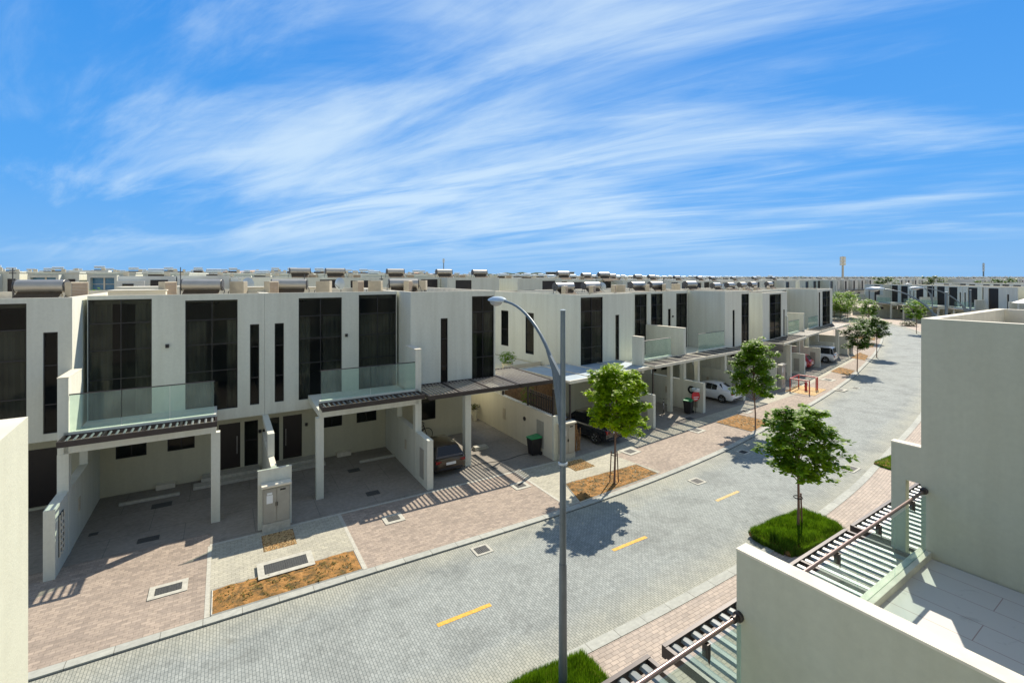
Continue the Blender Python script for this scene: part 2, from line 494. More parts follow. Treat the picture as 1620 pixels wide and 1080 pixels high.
# terrain sheet to the horizon
mb = MB()
rs = [0, 6, 12, 20, 28, 36, 44, 52, 60, 70, 80, 95, 110, 130, 160, 200, 260, 350, 500, 800, 1500, 3000, 6000]
na = 96
prev = None
for r in rs:
    ring = []
    for k in range(na):
        a = 2 * PI * k / na
        x, y = r * math.cos(a), r * math.sin(a)
        ring.append(mb.vert((x, y, gh(x, y) - 0.12)))
    if prev:
        for k in range(na):
            mb.f.append([prev[k], prev[(k+1) % na], ring[(k+1) % na], ring[k]]); mb.m.append(0)
    prev = ring
tag(mb.build('ground', 'sand'), kind='structure')

strip('road', -6.12, 0.02, -0.04, 'road_paving', nsub=2)
# kerbs (real steps)
def kerb(name, d0, d1):
    mb = MB(); mb.uv = []
    A, B = offs(KERB, d0), offs(KERB, d1)
    prev = None
    for i in range(len(KERB)):
        a = W(*A[i]); b = W(*B[i])
        r = [mb.vert((a[0], a[1], -0.1)), mb.vert((a[0], a[1], 0.012)), mb.vert((b[0], b[1], 0.012)), mb.vert((b[0], b[1], -0.1))]
        mb.uv += [(AL[i], .0), (AL[i], .02), (AL[i], .5), (AL[i], .52)]
        if prev:
            for k in range(3):
                mb.f.append([prev[k], r[k], r[k+1], prev[k+1]]); mb.m.append(0)
        prev = r
    tag(mb.build(name, 'kerb_paving'), kind='structure')
kerb('kerb', 0.02, 0.32)
kerb('kerb', -6.12, -6.44)
strip('gutter', -0.02, 0.02, -0.034, 'joint_dark')
strip('pavement', 0.32, 7.0, -0.004, 'pink_paving')
strip('pavement', -6.44, -16.0, -0.004, 'near_paving', 0, 120)
strip('pavement', -6.44, -12.0, -0.006, 'near_paving', 120)

def sheet(name, fr, x0, x1, y0, y1, z, mat, corners=None):
    mb = MB(); mb.uv = []
    for x, y in (corners or ((x0, y0), (x1, y0), (x1, y1), (x0, y1))):
        mb.vert(fr.w(x, y, z)); mb.uv.append((x, y))
    mb.f.append([0, 1, 2, 3]); mb.m.append(0)
    return tag(mb.build(name, mat), kind='structure')
# grey paving zones between the drives, dividers, carport slabs
sheet('pavement', FS, -0.42, 4.2, 16.8, 21.25, 0.0, 'grey_paving')
sheet('pavement', FS, 12.9, 19.3, 0, 0, 0.0, 'grey_paving', [(12.9, 16.85), (19.3, 17.4), (18.6, 21.6), (12.9, 21.4)])
sheet('pavement', FS, -16.0, -5.6, 16.8, 21.25, 0.0, 'grey_paving')
for x in (-0.42, 4.2, 12.9):
    sheet('pavement', FS, x - .06, x + .06, 16.8, 21.2, 0.004, 'concrete_frame')
sheet('pavement', FS, -.42, 15.6, 21.2, 21.34, 0.003, 'concrete_frame')
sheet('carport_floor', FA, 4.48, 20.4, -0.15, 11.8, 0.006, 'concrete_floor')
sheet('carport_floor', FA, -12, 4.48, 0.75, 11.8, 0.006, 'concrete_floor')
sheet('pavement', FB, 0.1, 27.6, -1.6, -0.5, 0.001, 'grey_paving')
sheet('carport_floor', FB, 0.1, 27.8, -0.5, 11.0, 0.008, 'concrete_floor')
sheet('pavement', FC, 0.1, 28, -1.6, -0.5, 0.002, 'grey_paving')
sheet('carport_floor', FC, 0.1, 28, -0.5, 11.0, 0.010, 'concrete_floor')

# yellow dashes
def dash(s, t, rot, lab, mat='yellow_paint'):
    fr = SF(s, t, rot)
    mb = MB()
    random.seed(int(s * 10))
    n = 14
    for k in range(n):
        x0 = 1.75 * k / n; x1 = x0 + 1.75 / n
        j = random.uniform(-.006, .006)
        a = fr.w(x0, -.075 + j, -0.034); b = fr.w(x1, -.075 + j, -0.034); c = fr.w(x1, .075 + j, -0.034); d = fr.w(x0, .075 + j, -0.034)
        mb.face([a, b, c, d])
    o = mb.build('lane_dash', mat); tag(o, lab, 'road marking', 'yellow dashes along the middle of the road', None)
dash(5.3, 13.07, 0, 'yellow painted lane dash nearest the camera, left of the lamp post')
dash(12.3, 13.36, 1, 'yellow painted lane dash just right of the lamp post')
dash(19.0, 13.92, 3, 'faded yellow lane dash beyond the two nearest, left of the leafy tree crown', 'yellow_paint_faded')

# ------------------------------------------------------------------ house parts
def window(parent, fx, o, y, depth=0.14, nx=1, zs=(), curtain=True, seed=0, name='window'):
    x0, x1, z0, z1 = o
    f = MB(fx); w = 0.035
    ya, yb = y + depth - 0.09, y + depth
    f.box(x0, x0 + w, ya, yb, z0, z1); f.box(x1 - w, x1, ya, yb, z0, z1)
    f.box(x0 + w, x1 - w, ya, yb, z0, z0 + w); f.box(x0 + w, x1 - w, ya, yb, z1 - w, z1)
    for k in range(1, nx):
        xm = x0 + (x1 - x0) * k / nx
        f.box(xm - .018, xm + .018, ya + .004, yb - .004, z0 + w, z1 - w)
    for z in zs:
        if z0 + .1 < z < z1 - .1: f.box(x0 + w, x1 - w, ya + .008, yb - .008, z - .022, z + .022)
    fo = f.build(name, 'window_frame', parent)
    g = MB(fx); g.box(x0 + w, x1 - w, yb - .05, yb - .04, z0 + w, z1 - w, skip='tblr')
    g.build('pane', 'window_glass', fo)
    if curtain:
        rnd = random.Random(seed)
        c = MB(fx); span = x1 - x0
        parts = [(x0, x0 + span * rnd.uniform(.25, .5)), (x0 + span * rnd.uniform(.6, .8), x1)] if rnd.random() < .6 else [(x0, x1)]
        zt = z1 - rnd.choice([0.05, 1.0, 1.0]) if z1 - z0 > 2.5 else z1
        for a, b in parts:
            n = max(4, int((b - a) / 0.06)); pv = None
            for k in range(n + 1):
                x = a + (b - a) * k / n
                yy = yb + .12 + .035 * math.sin(k * 1.9) + .02 * math.sin(k * .7)
                q = (c.vert((x, yy, z0 - .1)), c.vert((x, yy, zt)))
                if pv: c.f.append([pv[0], q[0], q[1], pv[1]]); c.m.append(0)
                pv = q
        c.build('curtain', 'curtain_fabric', fo)
    return fo

def canopy(parent, fx, x0, x1, y0, y1, z, mods, slat='slat_light', pitch=0.19, sw=0.09, name='canopy', frame='dark_metal'):
    mb = MB(fx)
    mb.box(x0, x1, y0, y0 + .07, z - .13, z + .07)
    mb.box(x0, x1, y1 - .06, y1, z - .10, z + .06)
    for k in range(mods + 1):
        x = x0 + (x1 - x0 - .07) * k / mods
        mb.box(x, x + .07, y0 + .07, y1 - .06, z - .10, z + .06)
    co = mb.build(name, frame, parent)
    sl = MB(fx)
    mw = (x1 - x0 - .07) / mods
    for k in range(mods):
        a = x0 + mw * k + .07; b = a + mw - .07
        n = max(1, int((b - a) / pitch)); p = (b - a) / n
        for j in range(n):
            xc = a + p * (j + .5)
            prof = [(-sw / 2, -.012), (-sw * .3, .028), (sw * .12, .04), (sw / 2, .012), (sw * .25, -.02)]
            va = [sl.vert((xc + q[0], y0 + .07, z + q[1])) for q in prof]
            vb = [sl.vert((xc + q[0], y1 - .06, z + q[1])) for q in prof]
            for i in range(5):
                i2 = (i + 1) % 5
                sl.f.append([va[i], va[i2], vb[i2], vb[i]]); sl.m.append(0)
    so = sl.build('slats', slat, co)
    return co

def balustrade(parent, fx, x0, x1, y, z0, z1, n=2, ends=True):
    g = MB(fx)
    for k in range(n):
        a = x0 + (x1 - x0) * k / n + .012; b = x0 + (x1 - x0) * (k + 1) / n - .012
        g.box(a, b, y - .008, y + .008, z0, z1)
    go = g.build('balustrade', 'balustrade_glass', parent)
    r = MB(fx); r.tube([(x0 - .02, y + .03, z1 + .0), (x1 + .02, y + .03, z1 + .0)], .026, 8)
    r.build('handrail', 'dark_metal', go, 40)
    return go

def body(parent, fx, x0, x1, yf, yb, z0, z1, ops, mat='stucco', roof=True, side_ops=None, depth=0.2):
    """upper or lower storey shell; front in plane yf"""
    mb = MB(fx)
    mb.panel(x0, x1, z0, z1, ops, yf, depth)
    mb.face([(x0, yf, z0), (x0, yf, z1), (x0, yb, z1), (x0, yb, z0)])
    if side_ops:
        # far side (x1) with openings
        f0 = mb.fx
        g = (lambda p: (x1 - (p[1]), p[0], p[2]))
        mb.fx = (lambda p: f0(g(p))) if f0 else g
        mb.panel(yf, yb, z0, z1, side_ops, 0.0, 0.15)
        mb.fx = f0
    else:
        mb.face([(x1, yf, z0), (x1, yb, z0), (x1, yb, z1), (x1, yf, z1)])
    mb.face([(x0, yb, z0), (x0, yb, z1), (x1, yb, z1), (x1, yb, z0)])
    mb.face([(x0, yf, z0), (x0, yb, z0), (x1, yb, z0), (x1, yf, z0)])
    if roof:
        t = .2; zd = z1 - .38
        a, b, c, d = x0 + t, x1 - t, yf + t, yb - t
        mb.face([(x0, yf, z1), (x1, yf, z1), (b, c, z1), (a, c, z1)], 1)
        mb.face([(x1, yf, z1), (x1, yb, z1), (b, d, z1), (b, c, z1)], 1)
        mb.face([(x1, yb, z1), (x0, yb, z1), (a, d, z1), (b, d, z1)], 1)
        mb.face([(x0, yb, z1), (x0, yf, z1), (a, c, z1), (a, d, z1)], 1)
        mb.face([(a, c, z1), (b, c, z1), (b, c, zd), (a, c, zd)], 1); mb.face([(b, c, z1), (b, d, z1), (b, d, zd), (b, c, zd)], 1)
        mb.face([(b, d, z1), (a, d, z1), (a, d, zd), (b, d, zd)], 1); mb.face([(a, d, z1), (a, c, z1), (a, c, zd), (a, d, zd)], 1)
        mb.face([(a, c, zd), (b, c, zd), (b, d, zd), (a, d, zd)], 2)
    else:
        mb.face([(x0, yf, z1), (x1, yf, z1), (x1, yb, z1), (x0, yb, z1)])
    return mb

def fixture(parent, fx, x, y, z, name='wall_light'):
    mb = MB(fx)
    mb.box(x - .07, x + .07, y - .015, y - .001, z - .08, z + .08)
    mb.box(x - .055, x + .055, y - .11, y - .015, z - .02, z + .075)
    mb.box(x - .055, x + .055, y - .11, y - .015, z - .075, z - .045)
    mb.build(name, 'lamp_black', parent)

HG = 'white townhouses along the far side of the street'
def house_mid(fr, x0, w, mirror, zs, label, ups, seed, y_rec=5.1, cmods=4, canopy_x=None, slat='slat_light', cy0=0.68, lower=True, frame='dark_metal', group=HG):
    k = w / 6.65
    loc = fr.w(x0, 0, 0)
    root = empty('townhouse', loc, fr.a, (1, 1, zs))
    tag(root, label, 'house', group)
    fx = (lambda p: (w - p[0] * k, p[1], p[2])) if mirror else (lambda p: (p[0] * k, p[1], p[2]))
    wd = 6.65
    mb = body(root, fx, 0.004, wd - .004, y_rec, 15, 3.25, 9.2, ups)
    mb.build('wall', ['stucco', 'coping', 'roof_screed'], root)
    for i, o in enumerate(ups):
        big = (o[1] - o[0]) > 1.0
        window(root, fx, o, y_rec, .16, 2 if big else 1, (8.0, 6.85, 5.6) if big else (6.6, 5.1), big, seed * 10 + i, 'window' if big else 'slit_window')
    if lower:
        lo = [(.68, 1.82, 1.65, 2.47), (2.62, 3.71, 1.65, 2.47), (4.72, 5.66, .30, 2.6), (5.84, 6.46, .30, 2.6)]
        m2 = MB(fx); m2.panel(.004, wd - .004, 0, 3.25, lo, 6.8, .15)
        m2.face([(0, 7.8, 0), (wd, 7.8, 0), (wd, 7.8, 3.25), (0, 7.8, 3.25)]); m2.face([(0, 6.96, 0), (0, 7.8, 0), (0, 7.8, 3.25), (0, 6.96, 3.25)]); m2.face([(wd, 6.96, 0), (wd, 7.8, 0), (wd, 7.8, 3.25), (wd, 6.96, 3.25)])
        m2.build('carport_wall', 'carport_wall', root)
        for o in lo[:2]: window(root, fx, o, 6.8, .12, 2, (), False)
        d = MB(fx); d.box(4.72, 5.66, 6.9, 6.95, .30, 2.6); do = d.build('door', 'door_dark', root)
        h = MB(fx); h.box(5.50, 5.53, 6.84, 6.87, 1.0, 1.9); h.box(5.50, 5.53, 6.87, 6.9, 1.05, 1.1); h.box(5.50, 5.53, 6.87, 6.9, 1.8, 1.85)
        h.build('handle', 'alloy', do)
        window(root, fx, lo[3], 6.8, .12, 1, (1.6,), False, name='sidelight')
        s = MB(fx); s.box(4.0, 6.5, 6.1, 6.795, 0.01, .29); s.box(3.7, 6.5, 5.6, 6.1, 0.01, .145)
        s.build('step', 'concrete_frame', root)
        fixture(root, fx, 6.55, 6.8, 2.0); fixture(root, fx, 4.5, 6.8, 2.0)
        bx = MB(fx); bx.box(2.2, 2.95, 6.45, 6.79, .0, .22); bx.build('bench', 'coping', root)
    # balcony
    b = MB(fx)
    b.box(0.0, 4.66, 1.6, y_rec - .004, 3.66, 3.95)
    b.box(0.0, 4.66, 1.6, 1.78, 3.952, 4.42)
    b.build('balcony', ['stucco', 'balcony_tile'], root)
    balustrade(root, fx, .14, 4.6, 1.66, 4.42, 5.75, 2 + seed % 2)
    c = MB(fx); c.box(4.48, 4.80, 1.62, 1.92, 0, 3.655); c.build('column', 'stucco', root)
    cx = canopy_x or (0.0, 4.7)
    canopy(root, fx, cx[0], cx[1], cy0, 1.597, 4.27, cmods, slat, frame=frame)
    fixture(root, fx, 2.75, y_rec, 6.9)
    # rainwater outlet and grille
    return root

def house_end(fr, x0, w, mirror, zs, label, ups, seed, plane, side=None, col_x=2.6, side_windows=(), canopies=(), lower_y=6.8, slat='slat_brown', corner_win=False, group=HG, low=(), wing_z=6.37, frame='dark_metal'):
    root = empty('townhouse', fr.w(x0, 0, 0), fr.a, (1, 1, zs))
    tag(root, label, 'house', group)
    fx = (lambda p: (w - p[0], p[1], p[2])) if mirror else (lambda p: p)
    mb = body(root, fx, 0.0, w, plane, 15, 3.72, 9.2, ups, side_ops=[(a, b, c, d) for a, b, c, d in side_windows] or None)
    mb.build('wall', ['stucco', 'coping', 'roof_screed'], root)
    for i, o in enumerate(ups):
        big = (o[1] - o[0]) > .9
        window(root, fx, o, plane, .14, 2 if big else 1, (8.0, 6.85, 5.4) if big else (6.6, 5.1), big, seed * 10 + i, 'window' if big else 'slit_window')
    for o in side_windows:
        g = lambda p, f=fx: f((w - p[1], p[0], p[2]))
        window(root, g, o, 0.0, .12, 1, (6.0,), False, 0, 'slit_window')
    lw = list(low)
    m2 = MB(fx); m2.panel(0.0, w - .02, 0, 3.72, lw, lower_y, .15)
    m2.face([(0, lower_y + 1.2, 0), (w - .02, lower_y + 1.2, 0), (w - .02, lower_y + 1.2, 3.72), (0, lower_y + 1.2, 3.72)]); m2.face([(.001, lower_y, 0), (.001, 15, 0), (.001, 15, 3.72), (.001, lower_y, 3.72)])
    m2.face([(w - .02, lower_y, 0), (w - .02, 15, 0), (w - .02, 15, 3.72), (w - .02, lower_y, 3.72)])
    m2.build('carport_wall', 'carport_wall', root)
    for o in lw:
        if o[2] < .5:
            d = MB(fx); d.box(o[0], o[1], lower_y + .1, lower_y + .15, o[2], o[3]); d.build('door', 'door_dark', root)
        else:
            window(root, fx, o, lower_y, .12, 1, (), False)
    if col_x:
        c = MB(fx); c.box(col_x, col_x + .34, plane - 1.55, plane - 1.2, 0, 3.72); c.build('column', 'stucco', root)
        if plane > 1.9:
            c = MB(fx); c.box(col_x, w, plane - 1.5, plane - .003, 3.722, 3.95); c.build('balcony', 'stucco', root)
    for cn in canopies:
        canopy(root, fx, *cn, slat=slat, frame=frame)
    if seed % 2: fixture(root, fx, w * .42, plane, 6.6)
    return root

def divider(fr, x, zs, y0=1.6, y1=5.1, z1=6.37, label='', th=.3):
    root = empty('partition_wall', fr.w(x, 0, 0), fr.a, (1, 1, zs))
    tag(root, label, 'wall', 'walls between the carports')
    h = th / 2
    m = MB(); m.box(-h, h, 0.0, 1.6, 0, 2.31); m.box(-h, h, 1.95, 6.79, 0, 2.30); m.box(-h + .02, h - .02, 4.6, 6.79, 2.301, 3.2)
    m.build('low_wall', 'stucco', root)
    m = MB(); m.box(-h - .01, h + .01, 1.6, 1.95, 0, 3.655); m.build('column', 'stucco', root)
    if z1:
        m = MB(); m.box(-h, h, y0, y1 - .003, 3.66, z1); m.box(-h - .012, h + .012, y0 - .01, y1 - .003, z1 + .001, z1 + .035, 1); m.build('balcony_divider', ['stucco', 'coping'], root)
    g = MB(); g.box(-h - .03, -h - .001, .45, .95, .35, 1.75); g.build('meter_door', 'cabinet_paint', root)
    g = MB(); g.box(-h - .025, -h - .001, 3.0, 3.22, 1.0, 1.5); g.box(h + .001, h + .025, 3.0, 3.22, 1.0, 1.5); g.build('vent', 'beige_metal', root)
    return root

# ---------------- block A
U1 = [(0.02, 2.19, 3.80, 9.03), (3.42, 5.50, 3.75, 8.92), (6.02, 6.42, 3.79, 7.70)]
U2 = [(0.03, 2.10, 3.80, 9.03), (2.98, 5.10, 3.75, 8.92), (5.78, 6.20, 3.79, 7.70)]
house_mid(FA, 0, 6.65, False, 1, 'white townhouse with glass balcony over the leftmost fully visible carport', U1, 1)
house_mid(FA, 6.65, 6.62, True, 1, 'white townhouse with glass balcony, between the meter cabinet and the dark hatchback', U2, 2)
house_end(FA, 13.42, 5.1, False, 1, 'white end townhouse over the dark hatchback, beside the slatted pergola',
          [(1.70, 2.12, 3.92, 7.73), (3.60, 5.02, 3.9, 8.9)], 4, 3.2, col_x=2.45,
          canopies=[(0.0, 5.1, .5, 3.19, 4.2, 3), (5.17, 7.35, .5, 5.0, 4.2, 1)], low=[(1.9, 2.85, 1.2, 2.5)], slat='slat_brown')
house_end(FA, -7.0, 7.0 - .15, True, 1, 'white townhouse cut off by the left edge, with a slit window',
          [(0.42, 0.84, 4.0, 7.88), (1.30, 4.2, 4.0, 9.0)], 6, 3.5, col_x=None, low=[(.7, 2.2, .1, 2.6)])
divider(FA, -0.02, 1, 1.6, 3.5, 6.37, 'partition wall with slotted openings between the two leftmost carports')
divider(FA, 13.27, 1, 1.6, 3.2, 6.37, 'partition wall left of the parked dark hatchback')
# slots of the left partition: light blocks framing a recess
root = empty('breeze_block_screen', FA.w(0.13, 0.35, 0), FA.a); tag(root, 'pierced screen of small slots on the leftmost partition wall', 'screen')
m = MB(); m.box(.003, .03, 0, .55, .55, 1.95); m.build('recess', 'joint_dark', root)
m = MB()
for i in range(6):
    for j in range(2):
        m.box(.031, .06, .05 + j * .27, .05 + j * .27 + .17, .62 + i * .21, .62 + i * .21 + .06)
m.box(.031, .055, .235, .30, .55, 1.95); m.box(.031, .055, 0, .04, .55, 1.95); m.box(.031, .055, .51, .55, .55, 1.95)
m.build('slats', 'coping', root)

def meter_wall(fr, x, label, wl=.6, wr=.62, low=True):
    root = empty('entrance_wall', fr.w(x, 0, 0), fr.a); tag(root, label, 'wall', 'walls between the carports')
    m = MB(); m.box(-wl, wr, 0, .14, 0, 2.31); m.box(-wl - .01, wr + .01, -.01, .15, 2.311, 2.33, 1)
    m.box(-.10, .10, .142, 5.6, 0, 2.25); m.box(-.11, .11, .151, 5.6, 2.251, 2.275, 1)
    m.build('low_wall', ['stucco', 'coping'], root)
    m = MB(); m.box(-.13, .13, 1.7, 1.95, 2.28, 3.25); m.box(-.13, .13, 1.95, 5.09, 3.0, 3.245); m.build('column', 'stucco', root)
def cabinet(fr, x, y, label, w=1.0, h=1.75, mat='cabinet_paint'):
    root = empty('meter_cabinet', fr.w(x, y, 0), fr.a); tag(root, label, 'cabinet', 'electricity meter cabinets by the carports')
    m = MB(); m.box(-w / 2, w / 2, -.36, -.02, 0, .34); m.build('plinth', 'concrete_frame', root, bevel=.01)
    m = MB(); m.box(-w / 2 + .02, w / 2 - .02, -.34, -.02, .342, h); m.build('body', mat, root, bevel=.012)
    for k in (-1, 1):
        a, b = (-w / 2 + .05, -.012) if k < 0 else (.012, w / 2 - .05)
        m = MB(); m.box(a, b, -.362, -.343, .38, h - .06); d = m.build('door', mat, root, bevel=.005)
        m = MB(); m.box(-k * -.03 - .012, -k * -.03 + .012, -.385, -.363, 1.0, 1.14); m.build('handle', 'black_plastic', d)
    m = MB(); m.box(.12, .32, -.372, -.363, h - .18, h - .12); m.build('vent', 'black_plastic', root)
    m = MB(); m.box(-.36, -.14, -.370, -.364, h - .62, h - .30); m.box(-.34, -.16, -.370, -.364, h - .28, h - .2); m.build('notice', 'paper_white', root)
    m = MB(); m.box(-w / 2 - .04, w / 2 + .04, -.42, -.02, h + .001, h + .09); m.build('cap', 'coping', root, bevel=.012)
meter_wall(FA, 6.68, 'white wall stub behind the grey meter cabinet, between the two leftmost visible carports')
cabinet(FA, 6.72, 0, 'grey two door meter cabinet with white notices, against the white wall stub')

# side yard wall of block A and driveway beyond
root = empty('garden_wall', FA.w(20.5, 0, 0), FA.a); tag(root, 'long cream boundary wall running back from the street beside the open drive', 'wall')
m = MB(); m.box(-.13, .13, 0.05, 13.5, 0, 2.32); m.box(-.15, .15, 0.05, 13.5, 2.321, 2.36, 1); m.build('wall', ['stucco_cream', 'coping'], root)
m = MB(); m.box(-.16, .40, -.10, .05, 0, 2.42); m.build('pillar', 'stucco', root)
m = MB(); m.box(-.16, -.131, 5.2, 5.5, .9, 1.6); m.build('vent', 'beige_metal', root)
m = MB(); m.box(-.15, -.131, .9, 1.6, .35, 1.85); m.build('meter_door', 'cabinet_paint', root)
m = MB(); m.lathe([(.01, -.05), (.12, -.05), (.12, 0)], (-.131, 2.9, 1.55), 'x', 12); m.build('wall_light', 'lamp_black', root)
root = empty('garden_wall', FA.w(18.5, 12.2, 0), FA.a); tag(root, 'cream wall closing the far end of the open drive', 'wall')
m = MB(); m.box(0, 1.86, 0, .2, 0, 2.3); m.build('wall', 'stucco_cream', root)
cabinet(FA, 21.1, -.02, 'pale grey meter cabinet beside the street lamp post and dark SUV', 1.0, 1.95)

# ---------------- block B
house_end(FB, 5.58, 5.6, True, .955, 'white end townhouse with slit windows on its blank side wall, behind the street lamp head',
          [(1.60, 2.02, 3.9, 7.6), (3.35, 5.56, 3.9, 9.0)], 8, 3.5, side_windows=[(11.6, 12.6, 4.6, 7.6), (8.4, 9.4, 4.3, 7.6)], col_x=None, lower_y=5.5, low=[(.6, 1.6, 1.2, 2.4)])
V1 = [(0.12, 2.05, 3.80, 9.0), (2.9, 5.1, 3.8, 8.95), (5.85, 6.2, 3.8, 7.7)]
house_mid(FB, 8.97, 6.1, False, .955, 'white townhouse with glass balcony over the carport holding a bicycle and a red sign', [(4.78, 6.5, 3.8, 9.0)], 3, cy0=-.1, canopy_x=(-.1, 6.6), slat='slat_dark', frame='coping', cmods=5)  # pale canopy frame here and below: sunlit beam tops put into the colour
house_mid(FB, 15.08, 5.72, True, .955, 'white townhouse with glass balcony above the parked white sedan', [(4.33, 6.22, 3.8, 9.0), (2.99, 3.48, 3.8, 7.6), (.12, 2.1, 3.8, 8.95)], 5, cy0=-.1, canopy_x=(-.1, 6.6), slat='slat_dark', frame='coping', cmods=5)
house_end(FB, 20.95, 4.1, False, .955, 'white end townhouse right of the white sedan, with a slit window and corner window',
          [(1.25, 1.62, 3.9, 7.5), (2.75, 4.08, 3.85, 8.9)], 10, 1.75, slat='slat_dark', frame='coping', col_x=None, canopies=[(0, 4.0, -.1, 1.74, 4.17, 3)], low=[(1, 2, 1.2, 2.4)])
divider(FB, 8.95, .955, 0.9, 1.75, 6.2, 'partition wall right of the dark SUV, behind the bright green tree', .24)
divider(FB, 14.9, .955, 1.6, 5.1, 6.37, 'partition wall left of the white sedan, with a round red sign on it')
divider(FB, 20.8, .955, 0.2, 1.75, 0, 'partition wall right of the white sedan, behind the slender tree')
# ---------------- block C
house_end(FC, 1.6, 7.3, True, .92, 'white townhouse with a tall corner window right of the slender tree, behind the red barrier',
          [(0.75, 1.2, 3.9, 7.2), (1.9, 5.4, 3.4, 9.0)], 12, 1.75, slat='slat_dark', frame='coping', col_x=4.0, canopies=[(0, 7.3, -.1, 1.74, 4.17, 4)], low=[(1, 2, 1.2, 2.4)])
house_mid(FC, 8.97, 5.6, False, .92, 'white townhouse with glass balcony above the red and white parked cars', V1, 7, cy0=-.1, canopy_x=(-.1, 6.6), slat='slat_dark', frame='coping', cmods=5)
house_mid(FC, 14.6, 5.9, True, .92, 'white townhouse with glass balcony above the parked silver off-roader', V1, 9, cy0=-.1, canopy_x=(-.1, 6.6), slat='slat_dark', frame='coping', cmods=5)
house_end(FC, 20.7, 7.2, False, .92, 'last white townhouse of the far row before the road bends, with a dark corner window',
          [(.5, 1.2, 3.9, 8.8), (2.2, 6.0, 3.85, 8.9)], 14, 1.75, slat='slat_dark', frame='coping', col_x=3.0, canopies=[(0, 7.3, -.1, 1.74, 4.17, 4)], low=[(1, 2, 1.2, 2.4)])
divider(FC, 8.5, .92, 1.6, 5.1, 6.37, 'partition wall left of the small white and red parked cars')
divider(FC, 14.4, .92, 1.6, 5.1, 6.37, 'partition wall between the red car and the silver off-roader', .26)
divider(FC, 20.5, .92, 0.9, 1.75, 0, 'partition wall right of the silver off-roader', .26)
for fr, x, y, lab in ((FC, .2, -.1, 'grey meter cabinet left of the red barrier, behind the slender tree'), (FC, 27.8, -.1, 'grey meter cabinet at the far end of the row beyond the silver off-roader')):
    cabinet(fr, x, y, lab, 1.1, 2.1)
    r = empty('garden_wall', fr.w(x - .75, -.1, 0), fr.a); tag(r, 'short white wall beside the ' + lab[5:18] + (' left of the red barrier' if x < 1 else ' at the far end of the row'), 'wall')
    m = MB(); m.box(-.1, .1, 0, 9, 0, 2.3); m.box(-.11, .11, 0, 9, 2.301, 2.33, 1); m.build('wall', ['stucco', 'coping'], r)

# B side yard: terrace, tarpaulin roof, screens
r = empty('terrace', FB.w(2.1, 7.5, 0), FB.a); tag(r, 'low flat roofed side annex with pale terrace beside the blank side wall', 'building')
m = MB(); m.box(0, 3.4, 0, 7, 0, 3.5); m.box(0, 3.4, 0, .15, 3.501, 3.75); m.build('wall', 'stucco_cream', r)
r = empty('shade_roof', FB.w(1.5, 0.3, 0), FB.a); tag(r, 'carport roof of pale blue shade panels behind the lamp post', 'shade roof')
m = MB()
for k in range(4):
    m.box(k * 1.95 + .05, k * 1.95 + 1.90, .12, 4.6, 3.95, 3.99)
m.build('panel', 'tarp_blue', r)
m = MB(); m.box(0, 7.8, 0, .1, 3.86, 4.04); m.box(0, 7.8, 4.62, 4.7, 3.86, 4.04)
for k in range(5): m.box(k * 1.94, k * 1.94 + .05, .1, 4.62, 3.9, 4.03)
m.build('frame', 'coping', r)
m = MB(); m.box(0.0, .08, 0.0, .08, 0, 3.86); m.box(7.7, 7.78, 0.0, .08, 0, 3.86); m.build('post', 'dark_metal', r)
r = empty('picket_screen', FA.w(20.5, 0.1, 2.36), FA.a); tag(r, 'black picket screen standing on the cream boundary wall', 'screen')
m = MB()
for k in range(14): m.box(-.02, .02, .15 + k * .17, .15 + k * .17 + .07, .05, 1.0)
m.box(-.05, -.021, .1, 2.6, .15, .22); m.box(-.05, -.021, .1, 2.6, .8, .87); m.build('pickets', 'door_dark', r)
m = MB(); m.box(-.05, .05, 0, .1, 0, 1.5); m.box(-.05, .05, 2.6, 2.7, 0, 1.5); m.box(-.05, .05, 5.6, 5.7, 0, 1.5); m.build('post', 'dark_metal', r)
r = empty('slatted_screen', FA.w(20.5, 5.9, 2.36), FA.a); tag(r, 'white horizontal slatted screen on the boundary wall under the pergola end', 'screen')
m = MB()
for k in range(10): m.box(-.03, .03, 0, 1.9, .05 + k * .15, .05 + k * .15 + .09)
m.build('slats', 'coping', r)
r = empty('back_wall', FB.w(1.35, 6.3, 0), FB.a)
tag(r, 'brown timber clad wall behind the dark SUV', 'wall')
m = MB()
for k in range(8): m.box(k * .9 + .02, k * .9 + .88, 0, .08, 0, 3.4)
m.build('wall', 'timber', r)

